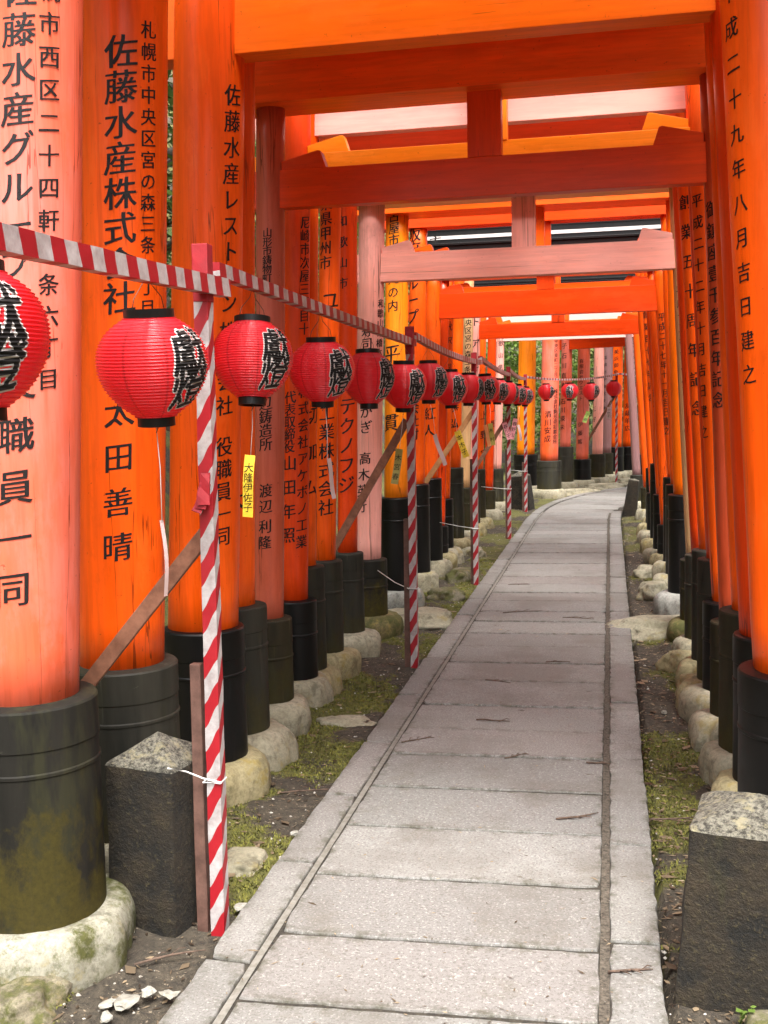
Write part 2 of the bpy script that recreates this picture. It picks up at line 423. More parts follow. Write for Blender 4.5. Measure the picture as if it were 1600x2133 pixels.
# ------------------------------------------------------------------ mesh helpers
class MB:
    """collects faces for one mesh object"""
    def __init__(s): s.v, s.f, s.sm = [], [], []
    def add(s, vs, fs, smooth=False):
        o = len(s.v)
        s.v += [tuple(v) for v in vs]
        s.f += [tuple(i + o for i in f) for f in fs]
        s.sm += [smooth] * len(fs)
    def box(s, a, b):
        (x0, y0, z0), (x1, y1, z1) = a, b
        s.add([(x0, y0, z0), (x1, y0, z0), (x1, y1, z0), (x0, y1, z0), (x0, y0, z1), (x1, y0, z1), (x1, y1, z1), (x0, y1, z1)],
              [(0, 3, 2, 1), (4, 5, 6, 7), (0, 1, 5, 4), (1, 2, 6, 5), (2, 3, 7, 6), (3, 0, 4, 7)])
    def beam(s, p, q, w, h, n=1, upv=Vector((0, 0, 1)), sag=0.0, jit=0.0):
        """a bar of w x h from p to q in n pieces"""
        p, q = Vector(p), Vector(q)
        d = (q - p).normalized()
        sd = d.cross(upv).normalized(); uv = sd.cross(d)
        vs = []
        for i in range(n + 1):
            t = i / n
            c = p.lerp(q, t) - Vector((0, 0, sag * 4 * t * (1 - t)))
            for a, b in ((-1, -1), (1, -1), (1, 1), (-1, 1)):
                vs.append(c + sd * (a * w / 2 + random.uniform(-jit, jit)) + uv * (b * h / 2 + random.uniform(-jit, jit)))
        fs = [(3, 2, 1, 0), tuple(n * 4 + k for k in range(4))]
        for i in range(n):
            for k in range(4):
                fs.append((i * 4 + k, i * 4 + (k + 1) % 4, i * 4 + 4 + (k + 1) % 4, i * 4 + 4 + k))
        s.add(vs, fs)
    def tube(s, pts, rad, seg=8, cap=True):
        pts = [Vector(p) for p in pts]
        vs = []
        for i, p in enumerate(pts):
            d = (pts[min(i + 1, len(pts) - 1)] - pts[max(i - 1, 0)]).normalized()
            a = Vector((1, 0, 0)) if abs(d.x) < 0.8 else Vector((0, 1, 0))
            u = d.cross(a).normalized(); w = d.cross(u)
            r = rad[i] if hasattr(rad, '__len__') else rad
            for k in range(seg):
                t = 2 * math.pi * k / seg
                vs.append(p + u * (r * math.cos(t)) + w * (r * math.sin(t)))
        fs = []
        for i in range(len(pts) - 1):
            for k in range(seg):
                fs.append((i * seg + k, i * seg + (k + 1) % seg, (i + 1) * seg + (k + 1) % seg, (i + 1) * seg + k))
        s.add(vs, fs, True)
        if cap:
            s.f += [tuple(len(s.v) - len(vs) + k for k in range(seg))[::-1], tuple(len(s.v) - seg + k for k in range(seg))]
            s.sm += [False, False]
    def lathe(s, prof, c=(0, 0), seg=48, lean=0.0, z0=0.0, wob=0.0, seed=0.0, smooth=True, caps=(True, True)):
        """a turned shape: prof = (radius, z) from the bottom up"""
        vs = []
        for r, z in prof:
            for k in range(seg):
                t = 2 * math.pi * k / seg
                rr = r
                if wob:
                    q = Vector((math.cos(t) * 2 + seed, math.sin(t) * 2, z * 3))
                    rr += wob * noise.noise(q) + (wob * 0.4 * (noise.noise(q * 3.1) + 0.5 * noise.noise(q * 7)) if wob > 0.01 else 0)
                vs.append((c[0] + lean * (z - z0) + rr * math.cos(t), c[1] + rr * math.sin(t), z))
        fs = []
        for i in range(len(prof) - 1):
            for k in range(seg):
                fs.append((i * seg + k, i * seg + (k + 1) % seg, (i + 1) * seg + (k + 1) % seg, (i + 1) * seg + k))
        s.add(vs, fs, smooth)
        o = len(s.v) - len(vs)
        if caps[0]: s.f.append(tuple(o + k for k in range(seg))[::-1]); s.sm.append(False)
        if caps[1]: s.f.append(tuple(len(s.v) - seg + k for k in range(seg))); s.sm.append(False)
    def mesh(s, name):
        me = bpy.data.meshes.new(name)
        me.from_pydata(s.v, [], s.f)
        me.polygons.foreach_set('use_smooth', s.sm)
        me.update()
        return me
    def build(s, name, mat, parent=None, sharp=None, bevel=0.0):
        me = s.mesh(name)
        me.materials.append(mat)
        if bevel or sharp:
            bm = bmesh.new(); bm.from_mesh(me)
            if bevel:
                ed = [e for e in bm.edges if len(e.link_faces) == 2 and e.calc_face_angle(0) > R(40)]
                bmesh.ops.bevel(bm, geom=ed, offset=bevel, segments=2, affect='EDGES', profile=0.6, clamp_overlap=True)
            for e in bm.edges:
                if len(e.link_faces) == 2 and e.calc_face_angle(0) > R(sharp or 50): e.smooth = False
            bm.to_mesh(me); bm.free()
        o = bpy.data.objects.new(name, me)
        col.objects.link(o)
        if parent: o.parent = parent
        return o

def empty(name, loc, rz=0.0):
    o = bpy.data.objects.new(name, None)
    o.location = loc
    o.rotation_euler = (0, 0, rz)
    o.empty_display_size = 0.2
    col.objects.link(o)
    return o
def tag(o, label=None, cat=None, group=None, kind=None):
    if label: o['label'] = label
    if cat: o['category'] = cat
    if group: o['group'] = group
    if kind: o['kind'] = kind
    return o
def copy_tree(o, parent=None):
    c = o.copy(); col.objects.link(c); c.parent = parent
    for ch in list(o.children): copy_tree(ch, c)
    return c

# ------------------------------------------------------------------ lettering
_glyph = {}
def glyph(ch, bold=0.0, cuts=7, rows=None):
    """one character as a flat mesh in a unit square, cut into strips so that it bends round a shaft; strokes rise to the right as a brush does"""
    key = (ch, bold, cuts, rows is not None)
    if key in _glyph: return _glyph[key]
    cu = bpy.data.curves.new('glyph', 'FONT')
    cu.body = ch; cu.resolution_u = 2; cu.fill_mode = 'FRONT'
    ob = bpy.data.objects.new('glyph', cu)
    col.objects.link(ob)
    dg = bpy.context.evaluated_depsgraph_get()
    me = bpy.data.meshes.new_from_object(ob.evaluated_get(dg))
    bm = bmesh.new(); bm.from_mesh(me)
    bmesh.ops.triangulate(bm, faces=bm.faces[:])
    for v in bm.verts:
        x, y = v.co.x - 0.5, v.co.y - 0.38
        y += 0.12 * x + 0.07 * x * x
        w = noise.noise(Vector((x * 7 + ord(ch) % 97, y * 7, 0.3))) * 0.020
        w2 = noise.noise(Vector((x * 7, y * 7 + ord(ch) % 89, 4.3))) * 0.020
        v.co.x, v.co.y, v.co.z = x + w, y + w2, 0
    for i in range(1, cuts):
        p = Vector((-0.5 + i / cuts, 0, 0))
        bmesh.ops.bisect_plane(bm, geom=bm.verts[:] + bm.edges[:] + bm.faces[:], plane_co=p, plane_no=(1, 0, 0), dist=1e-5)
    for y in rows or ():
        bmesh.ops.bisect_plane(bm, geom=bm.verts[:] + bm.edges[:] + bm.faces[:], plane_co=(0, y, 0), plane_no=(0, 1, 0), dist=1e-5)
    bm.verts.index_update()
    out = ([(v.co.x, v.co.y) for v in bm.verts], [tuple(v.index for v in f.verts) for f in bm.faces])
    bm.free()
    bpy.data.objects.remove(ob); bpy.data.curves.remove(cu); bpy.data.meshes.remove(me)
    _glyph[key] = out
    return out

def write_on_shaft(mb, cx, cy, lean, hb, rs, taper, rows, rot=0.0):
    for text, a0, z0, a1, z1, size in rows:
        n = len(text)
        for i, ch in enumerate(text):
            t = i / (n - 1) if n > 1 else 0
            a = a0 + (a1 - a0) * t - rot; zc = z0 + (z1 - z0) * t
            vs, fs = glyph(ch)
            for q, (qx, qy) in enumerate(((0, 0), (0.018, 0.003), (-0.018, -0.003), (0.009, 0.0), (-0.009, 0.0))):   # brush-thick strokes
                out = []
                for x, y in vs:
                    z = zc + (y + qy) * size
                    r = rs * (1 - taper * max(0, z - hb)) + 0.0012 + q * 0.00007
                    th = a + (x + qx) * size / r
                    out.append((cx + lean * (z - hb) + r * math.sin(th), cy - r * math.cos(th), z))
                mb.add(out, fs)

# ------------------------------------------------------------------ the path, ground and hills
PATH_C = [(-0.48, 0.6), (-0.48, 4.0), (-0.48, 8.0), (-0.48, 12.0), (-0.48, 15.2), (-0.36, 16.9), (0.02, 18.5), (0.62, 19.8), (1.5, 20.9), (2.8, 21.9), (4.6, 22.8)]
def path_at(s):
    """point and heading at a distance along the path's middle line"""
    for (x0, y0), (x1, y1) in zip(PATH_C, PATH_C[1:]):
        L = math.hypot(x1 - x0, y1 - y0)
        if s <= L or (x1, y1) == PATH_C[-1]:
            return Vector((x0 + (x1 - x0) * s / L, y0 + (y1 - y0) * s / L, 0)), Vector(((x1 - x0) / L, (y1 - y0) / L, 0))
        s -= L
_smp = []
def path_smooth(s):
    p, d = Vector((0, 0, 0)), Vector((0, 0, 0))
    for k in (-0.7, -0.35, 0, 0.35, 0.7):
        a, b = path_at(max(0, s + k)); p += a / 5; d += b / 5
    if s < 12: p = path_at(s)[0]
    return p, d.normalized()
def frame(s, x):
    p, d = path_smooth(s)
    return p + Vector((d.y, -d.x, 0)) * x
PATH_PTS = [path_smooth(i * 0.25)[0] for i in range(110)]
def path_dist(x, y):
    if y < 14.5: return abs(x + 0.48)
    return min(math.hypot(x - p.x, y - p.y) for p in PATH_PTS[50:])

EDGE = []
def outline(s0, s1, x0, x1, jit, step=0.05):
    pts = []
    def run(a, b):
        n = max(2, int(max(abs(a[0] - b[0]), abs(a[1] - b[1])) / step))
        for i in range(n):
            t = i / n
            s = a[0] + (b[0] - a[0]) * t; x = a[1] + (b[1] - a[1]) * t
            pts.append((s + (random.uniform(-jit, jit) if 0 < i else 0), x + (random.uniform(-jit, jit) if 0 < i else 0)))
    run((s0, x0), (s0, x1)); run((s0, x1), (s1, x1)); run((s1, x1), (s1, x0)); run((s1, x0), (s0, x0))
    return pts
def slab(mb, s0, s1, x0, x1, skew=0.0, jit=0.0032, top=0.0):
    o = outline(s0, s1, x0, x1, jit)
    cs, cx = (s0 + s1) / 2, (x0 + x1) / 2
    tz = top + random.uniform(0.001, 0.007); tx = random.uniform(-0.003, 0.003); ty = random.uniform(-0.002, 0.002)
    rings = []
    cut = [(random.choice((0, 0, 1)) and random.uniform(0, 0.016)) for _ in range(4)]     # chipped corners
    o = [(s_ + math.copysign(c_, cs - s_), x_ + math.copysign(c_, cx - x_)) for s_, x_ in o
         for c_ in [max(0.0, cut[(s_ > cs) * 2 + (x_ > cx)] - 0.6 * (abs(abs(s_ - cs) - (s1 - s0) / 2) + abs(abs(x_ - cx) - (x1 - x0) / 2)))]]
    for ins, z in ((0.0, -0.10), (0.0, -0.006), (0.0015, -0.0015), (0.004, 0.0), (0.035, 0.0)):
        r = []
        for s, x in o:
            ks = max(0, 1 - ins / max(0.02, (s1 - s0) / 2)); kx = max(0, 1 - ins / max(0.02, (x1 - x0) / 2))
            s2 = cs + (s - cs) * ks; x2 = cx + (x - cx) * kx
            p = frame(s2 + skew * x2, x2)
            r.append((p.x, p.y, z + tz + tx * (s - cs) + ty * (x - cx)))
        rings.append(r)
    n = len(o); vs = [v for r in rings for v in r]; fs = []
    for i in range(4):
        for k in range(n): fs.append((i * n + k, (i + 1) * n + k, (i + 1) * n + (k + 1) % n, i * n + (k + 1) % n))
    fs.append(tuple(4 * n + k for k in range(n))[::-1])
    EDGE.extend([1.0] * (4 * n) + [0.0] * n)
    mb.add(vs, [f[::-1] for f in fs])
JOINTS = [1.55, 1.98, 2.34, 2.75, 3.18, 3.60, 4.02, 4.41, 4.83, 5.33, 5.76, 6.22, 6.62]
while JOINTS[-1] < 25: JOINTS.append(JOINTS[-1] + random.uniform(0.36, 0.50))
mb = MB()
for a, b in zip(JOINTS, JOINTS[1:]):
    g = random.choice((0.005, 0.007, 0.0095)); w = 0.0 if a < 14.5 else min(0.25, (a - 14.5) * 0.1)
    slab(mb, a + g, b - g, -0.457, 0.448 + w, 0.028)
s = 1.2
for side in (0, 1):
    s = 1.3 + 0.33 * side
    while s < (24 if not side else 15.0):
        L = random.uniform(0.62, 0.98)
        if not side: slab(mb, s + 0.004, s + L - 0.004, -0.612, -0.488, 0.0, 0.0035, 0.003)
        else: slab(mb, s + 0.004, s + L - 0.004, 0.477, 0.613, 0.0, 0.004, 0.002)
        s += L
po = tag(mb.build('path', GRANITE, sharp=60), kind='structure')
po.data.attributes.new('edge', 'FLOAT', 'POINT').data.foreach_set('value', EDGE)

def strip(name, mat, x0, x1, s0, s1, z, bumpy=0.0, step=0.06, nx=3):
    mb = MB(); vs, fs = [], []
    n = int((s1 - s0) / step)
    for i in range(n + 1):
        for k in range(nx + 1):
            p = frame(s0 + (s1 - s0) * i / n, x0 + (x1 - x0) * k / nx)
            zz = z + bumpy * (noise.noise(Vector((p.x * 40, p.y * 25, 0))) + 0.6 * noise.noise(Vector((p.x * 90, p.y * 70, 4))))
            vs.append((p.x, p.y, zz))
    w = nx + 1
    for i in range(n):
        for k in range(nx): fs.append((i * w + k, i * w + k + 1, (i + 1) * w + k + 1, (i + 1) * w + k))
    mb.add(vs, fs, True)
    return tag(mb.build(name, mat), kind='structure')
strip('path_bedding', BEDDING, -0.60, 0.60, 0.6, 24, -0.0025, 0.0, 0.3, 8)
strip('path_mortar_joint', MORTAR, -0.483, -0.463, 0.8, 15.0, 0.001, 0.0012)
strip('path_grit_joint', GRIT, 0.450, 0.476, 0.8, 15.0, 0.0005, 0.004, 0.03)

def hill_height(x, y):
    h = 0.0
    if x < -3.0: h += min(10, (-3.0 - x) * 1.1)
    if x > 2.2 and y < 19: h += min(9, (x - 2.2) * 1.0)
    if y > 30: h += min(9, (y - 30) * 0.35)
    return h
def ground_z(x, y):
    d = path_dist(x, y)
    z = -0.045 + 0.02 * noise.noise(Vector((x * 2.3, y * 2.3, 0))) + 0.012 * noise.noise(Vector((x * 9, y * 9, 3)))
    if d < 0.62: return -0.16
    z += min(0.0, 0.0) + 0.02 * min(1, max(0, (d - 0.65) * 2))
    if 0.62 <= d < 0.72: z = min(z, -0.03)
    return z + hill_height(x, y) * (1 + 0.15 * noise.noise(Vector((x * 0.4, y * 0.4, 9))))
def moss_map(x, y):
    m_ = noise.noise(Vector((x * 2.4, y * 1.5, 2.2))) + 0.4 * noise.noise(Vector((x * 7, y * 6, 1))) + 0.22 * noise.noise(Vector((x * 19, y * 19, 6)))
    return m_ + (0.14 if x < 0 else -0.02) - (0.16 if x < 0 and y < 3.15 else 0) 
def axis_pts(spec):
    out = []
    for a, b, st in spec:
        n = int(round((b - a) / st)); out += [a + (b - a) * i / n for i in range(n)]
    return out + [spec[-1][1]]
xs = axis_pts([(-90, -12, 6), (-12, -2.4, 0.6), (-2.4, -1.09, 0.035), (-1.09, 0.13, 0.12), (0.13, 1.2, 0.035), (1.2, 12, 0.6), (12, 90, 6)])
ys = axis_pts([(-60, -2, 4), (-2, 1.6, 0.3), (1.6, 9, 0.045), (9, 26, 0.14), (26, 60, 1.0), (60, 140, 8)])
mb = MB()
mb.add([(x, y, ground_z(x, y)) for y in ys for x in xs],
       [(j * len(xs) + i, j * len(xs) + i + 1, (j + 1) * len(xs) + i + 1, (j + 1) * len(xs) + i) for j in range(len(ys) - 1) for i in range(len(xs) - 1)], True)
go = tag(mb.build('ground', GROUND), kind='structure')
go.data.attributes.new('moss', 'FLOAT', 'POINT').data.foreach_set('value', [moss_map(v[0], v[1]) for v in mb.v])

# ------------------------------------------------------------------ torii gates
TORII = [  # depth, left x, right x, left base height, right base height, base radius, shaft radius, inward lean left and right
    (2.78, -1.61, 0.800, 0.72, 0.70, 0.196, 0.145, 0.060, 0.054),
    (3.40, -1.61, 0.560, 0.67, 0.70, 0.185, 0.140, 0.052, 0.059),
    (4.16, -1.61, 0.605, 0.64, 0.65, 0.164, 0.141, 0.050, 0.055),
    (4.54, -1.61, 0.567, 0.66, 0.67, 0.140, 0.090, 0.036, 0.054),
    (5.03, -1.61, 0.545, 0.51, 0.53, 0.110, 0.070, 0.036, 0.042),
    (5.48, -1.61, 0.550, 0.52, 0.54, 0.112, 0.068, 0.036, 0.057),
    (5.67, -1.61, 0.536, 0.67, 0.72, 0.110, 0.065, 0.036, 0.054),
    (6.11, -1.61, 0.530, 0.64, 0.71, 0.100, 0.062, 0.044, 0.062),
    (6.67, -1.61, 0.530, 0.61, 0.61, 0.100, 0.063, 0.025, 0.054),
    (7.25, -1.61, 0.567, 0.49, 0.50, 0.130, 0.090, 0.036, 0.050),
    (8.30, -1.61, 0.544, 0.82, 0.83, 0.130, 0.090, 0.026, 0.030),
    (9.19, -1.61, 0.555, 0.86, 0.84, 0.115, 0.075, 0.032, 0.040),
    (9.93, -1.61, 0.565, 0.86, 0.85, 0.110, 0.072, 0.041, 0.072),
    (10.43, -1.61, 0.516, 0.37, 0.38, 0.090, 0.060, 0.036, 0.054),
    (10.80, -1.61, 0.491, 0.60, 0.63, 0.090, 0.060, 0.036, 0.054),
    (11.63, -1.61, 0.493, 0.86, 0.88, 0.090, 0.060, 0.036, 0.068),
    (12.39, -1.61, 0.484, 0.59, 0.52, 0.090, 0.060, 0.036, 0.065),
    (13.12, -1.61, 0.496, 0.71, 0.75, 0.090, 0.060, 0.036, 0.068),
    (13.77, -1.61, 0.530, 0.72, 0.72, 0.085, 0.060, 0.036, 0.054),
    (14.91, -1.61, 0.490, 0.37, 0.39, 0.090, 0.060, 0.036, 0.065),
    (16.12, -1.61, 0.376, 0.59, 0.48, 0.090, 0.060, 0.036, 0.054),
]
BEND = [  # x, y, base height, base radius, shaft radius
    (-1.44, 19.39, 0.65, 0.210, 0.155),
    (-0.99, 18.54, 0.58, 0.205, 0.150),
    (-0.79, 20.27, 0.74, 0.150, 0.100),
    (-0.50, 20.73, 0.49, 0.165, 0.115),
    (-0.23, 21.44, 0.55, 0.150, 0.100),
    (-0.06, 22.34, 0.53, 0.130, 0.090),
    (0.12, 23.24, 0.61, 0.170, 0.120),
    (0.37, 23.65, 0.60, 0.160, 0.110),
]
WRITING = {  # text, angle round the shaft and height of its first and last character, character size
    'T1L': [('佐藤水産グループ', 0.353, 2.569, 0.297, 1.892, 0.0877), ('役職員一同', 0.336, 1.589, 0.251, 1.042, 0.0982), ('札幌市西区二十四軒一条六丁目', 0.892, 2.659, 0.889, 1.597, 0.0595)],
    'T2L': [('佐藤水産株式会社', 0.345, 2.61, 0.326, 1.864, 0.1055), ('太田善晴', 0.338, 1.508, 0.308, 1.077, 0.0986), ('札幌市中央区宮の森三条一丁目', 1.001, 2.682, 1.004, 1.835, 0.0574)],
    'T3L': [('佐藤水産レストラン', 1.106, 2.69, 1.027, 1.919, 0.0861), ('株式会社', 0.992, 1.809, 0.923, 1.525, 0.0797), ('役職員一同', 0.922, 1.368, 0.875, 1.016, 0.0805)],
    'T4L': [('大', 0.349, 1.127, 0.349, 1.127, 0.104)],
    'T5L': [('山形市鋳物町', 0.098, 2.318, 0.075, 2.11, 0.0471), ('渡辺鋳造所', -0.037, 1.6, 0.008, 1.347, 0.0682), ('渡辺', 0.018, 1.129, 0.022, 1.054, 0.0687), ('利隆', -0.008, 0.959, -0.039, 0.883, 0.0689)],
    'T6L': [('尼崎市次屋三丁目十', 0.999, 2.436, 0.913, 1.91, 0.0658), ('代表取締役', -0.215, 1.567, -0.276, 1.319, 0.0691), ('山田年照', -0.226, 1.234, -0.319, 0.864, 0.0844), ('株式会社アケボノ工業', 0.944, 1.597, 0.796, 0.83, 0.0718)],
    'T7L': [('切加ム', 0.929, 1.474, 0.828, 1.095, 0.097)],
    'T8L': [('梨県甲州市', -0.189, 2.636, -0.191, 2.315, 0.0781), ('ユ', 0.369, 2.107, 0.369, 2.107, 0.1191), ('工業株式会社', 0.223, 1.484, 0.273, 0.949, 0.0987)],
    'T9L': [('和歌山市', -0.292, 2.631, -0.241, 2.263, 0.0703), ('テクノフジ', 0.246, 1.523, 0.098, 1.038, 0.1131)],
    'T10L': [('和歌山市橋本', 1.111, 2.19, 0.96, 1.868, 0.0607), ('寿司', -0.072, 2.009, -0.06, 1.928, 0.0799), ('かぎ', -0.07, 1.482, -0.056, 1.38, 0.0901), ('高木英行', -0.101, 1.174, -0.373, 0.853, 0.0873)],
    'T11L': [('名古屋市', -0.092, 3.008, -0.119, 2.747, 0.0901), ('丸の内', -0.146, 2.466, -0.177, 2.265, 0.0906), ('平', -0.29, 1.909, -0.29, 1.909, 0.1457), ('貫一', -0.351, 1.395, -0.384, 1.178, 0.1394)],
    'T12L': [('大阪府', -0.467, 3.051, -0.479, 2.799, 0.1353), ('グループ', -0.591, 2.664, -0.565, 2.253, 0.1279), ('会社封', -0.215, 1.5, -0.233, 1.28, 0.1051)],
    'T13L': [('京都市', 0.232, 3.289, 0.219, 2.957, 0.12), ('紅人', -0.024, 1.445, -0.1, 1.294, 0.122)],
    'T15L': [('代沢南同', 0.49, 2.272, 0.452, 1.888, 0.0751)],
    'T16L': [('恭弘', -0.258, 1.501, -0.287, 1.33, 0.1117)],
    'T17L': [('央区宮の森三条', 0.215, 2.43, 0.218, 1.913, 0.0805)],
    'T18L': [('トアエ', 0.154, 2.493, 0.244, 1.991, 0.1135)],
    'T19L': [('上野富子', 1.147, 1.392, 1.397, 0.674, 0.114)],
    'T20L': [('上野社', 1.186, 1.476, 1.07, 1.058, 0.11)],
    'T21L': [('歌山県', 0.309, 2.401, 0.331, 2.058, 0.0834)],
    'T2R': [('平成二十九年八月吉日建之', -1.043, 2.633, -1.026, 1.575, 0.0602)],
    'T5R': [('御鎮座壹千参百年記念', -0.637, 2.315, -0.688, 1.506, 0.0745)],
    'T6R': [('平成二十二年十月吉日建之', -0.738, 2.43, -1.247, 1.356, 0.0655)],
    'T8R': [('創業五十周年記念', -0.532, 2.536, -0.505, 1.467, 0.0833)],
    'T10R': [('平成十三年十二月吉日建之', -0.632, 2.193, -0.464, 1.343, 0.0633)],
    'T13R': [('平成二十七年十一月吉日建之', -0.351, 2.232, -0.808, 1.257, 0.0747)],
    'T15R': [('七年十二月吉日建立', 0.006, 2.277, -0.256, 1.495, 0.0678)],
    'T16R': [('創業百十七年記念', -0.49, 2.388, -0.662, 1.554, 0.0779)],
    'T18R': [('御鎮座壱千参百年記念', -0.787, 2.191, -1.397, 1.403, 0.0661)],
    'T21R': [('和三十七年十一月吉日', 1.397, 2.441, 1.397, 1.768, 0.0746)],
    'F2': [('清川安成', -0.126, 1.349, -0.188, 0.948, 0.1194), ('株式会社駒形亜鉛鍍金所', 0.735, 1.723, 0.706, 0.897, 0.0835), ('市中央区東町二丁目八', 0.687, 2.62, 0.71, 1.919, 0.0752)],
    'F3': [('花子石川直樹', -0.477, 2.722, -0.488, 1.844, 0.1079), ('石川瑛未', -0.527, 1.561, -0.634, 1.097, 0.1084)],
    'F4': [('有限会社ウエスト', -0.355, 2.287, -0.393, 1.608, 0.0837), ('伊藤篤', -0.387, 1.135, -0.41, 0.818, 0.0974)],
    'F5': [('三好綾', -0.883, 1.407, -0.892, 1.017, 0.1049)],
    'F6': [('福岡市中央区天神', -0.705, 2.401, -0.801, 1.418, 0.0757)],
    'F7': [('美浜御免', -0.176, 2.545, -0.181, 2.139, 0.0981)],
    'F8': [('友蔵年広', -0.186, 1.452, -0.177, 0.986, 0.1201)],
}

NUKI = {1: (2.95, 3.2, 3.5), 2: (2.95, 3.2, 3.52), 3: (2.84, 3.14, 3.45), 4: (3.0, 3.2, 3.5), 5: (2.43, 2.60, 2.88), 6: (2.58, 2.77, 3.50), 7: (2.90, 3.10, 3.75),
        8: (2.80, 3.0, 3.6), 9: (2.86, 3.05, 3.6), 10: (2.33, 2.51, 2.83), 11: (2.47, 2.63, 2.93), 12: (2.56, 2.73, 2.97), 13: (2.29, 2.51, 2.68), 14: (2.45, 2.61, 2.68),
        15: (2.40, 2.58, 2.78), 16: (2.45, 2.64, 3.17), 17: (2.52, 2.70, 3.1), 18: (2.29, 2.455, 2.65), 19: (2.36, 2.52, 2.75), 20: (2.40, 2.56, 3.03), 21: (2.43, 2.56, 2.66)}
LOOK = {  # paint of left pillar, right pillar, beams; sleeves left, right; footing; label
    1: ('salmon', 'salmon', 'orange', 'mossy', 'black', FOOT_S, 'nearest torii gate, thick salmon pink left pillar at the left edge of the photo'),
    2: ('orange', 'orange', 'orange', 'grey', 'black', FOOT, 'torii gate whose thick orange left pillar carries two text columns behind the big lantern'),
    3: ('orange', 'red', 'bright', 'black', 'black', FOOT_Y, 'torii gate with the wide bright orange crossbeam across the top of the photo'),
    4: ('orange', 'orange', 'orange', 'grey', 'brown', FOOT, 'torii gate with a slim orange left pillar half hidden behind the striped front post'),
    5: ('dusty', 'brick', 'deep', 'brown', 'brown', FOOT, 'torii gate with dusty rose pillars, dark red beams and brown weathered sleeves'),
    6: ('red', 'orange', 'yellow', 'black', 'black', FOOT, 'orange red torii gate on glossy black sleeves just behind the dusty rose gate'),
    7: ('orange', 'red', 'pale', 'grey', 'grey', FOOT_Y, 'torii gate with a pale pink crossbeam seen through the dark red gate'),
    8: ('orange', 'orange', 'red', 'grey', 'grey', FOOT_Y, 'torii gate with a slim orange pillar on a grey sleeve behind the fourth lantern'),
    9: ('red', 'red', 'orange', 'grey', 'grey', FOOT, 'torii gate with a red pillar on a tall grey sleeve beside the mossy wooden one'),
    10: ('pink', 'cream', 'pink', 'mossy', 'mossy', FOOT_G, 'weathered pink torii gate with peeling lintel and moss covered wooden sleeves'),
    11: ('yellow', 'bright', 'orange', 'black', 'black', FOOT_W, 'yellow orange torii gate on wide black sleeves with white cement footings'),
    12: ('orange', 'orange', 'deep', 'black', 'black', FOOT, 'orange torii gate on black sleeves right behind the second striped post'),
    13: ('orange', 'orange', 'red', 'black', 'black', FOOT, 'torii gate whose red crossbeam spans the view below the pale pink beam'),
    14: ('red', 'orange', 'orange', 'black', 'black', FOOT_Y, 'torii gate with very short black sleeves beyond the red crossbeam gate'),
    15: ('orange', 'orange', 'orange', 'black', 'black', FOOT, 'slim orange torii gate with narrow black sleeves behind the short sleeved one'),
    16: ('orange', 'orange', 'orange', 'grey', 'black', FOOT_Y, 'torii gate topped by a black lintel with pale stripes, tall grey green sleeve'),
    17: ('cream', 'orange', 'orange', 'brown', 'black', FOOT, 'torii gate with a peeling cream coloured left pillar behind the third striped post'),
    18: ('pink', 'orange', 'red', 'brown', 'black', FOOT_Y, 'torii gate with the farthest red crossbeam over the straight part of the path'),
    19: ('orange', 'orange', 'orange', 'brown', 'black', FOOT_Y, 'slim orange torii gate on brown sleeves between third and fourth striped posts'),
    20: ('red', 'orange', 'orange', 'brown', 'brown', FOOT, 'torii gate on low brown sleeves just before the fourth striped post'),
    21: ('pink', 'mauve', 'pale', 'grey', 'grey', FOOT, 'last torii gate before the bend, mauve grey right pillar leaning at the path corner'),
}
BEND_LOOK = [
    ('yellow', 'black', 15, (2.95, 3.15, 3.4), 'bright orange torii gate on a broad black sleeve at the outside of the bend'),
    ('salmon', 'grey', 28, (2.9, 3.1, 3.35), 'broad salmon pink torii gate on a thick grey sleeve at the bend'),
    ('salmon', 'grey', 32, (2.48, 2.68, 2.9), 'slim pink torii gate on a tall grey sleeve beside the broad salmon one'),
    ('salmon', 'black', 36, (2.62, 2.78, 3.0), 'salmon torii gate behind the middle of the far lantern row'),
    ('pink', 'brown', 40, (2.7, 2.85, 3.05), 'pale pink torii gate right of the far salmon gate at the bend'),
    ('mauve', 'brown', 42, (2.75, 2.9, 3.1), 'narrow mauve torii gate squeezed between pink and orange gates at the bend'),
    ('orange', 'black', 45, (2.8, 2.95, 3.15), 'orange torii gate on a black sleeve behind the last striped post'),
    ('orange', 'black', 48, (2.85, 3.0, 3.2), 'farthest orange torii gate on a black sleeve at the path corner'),
]

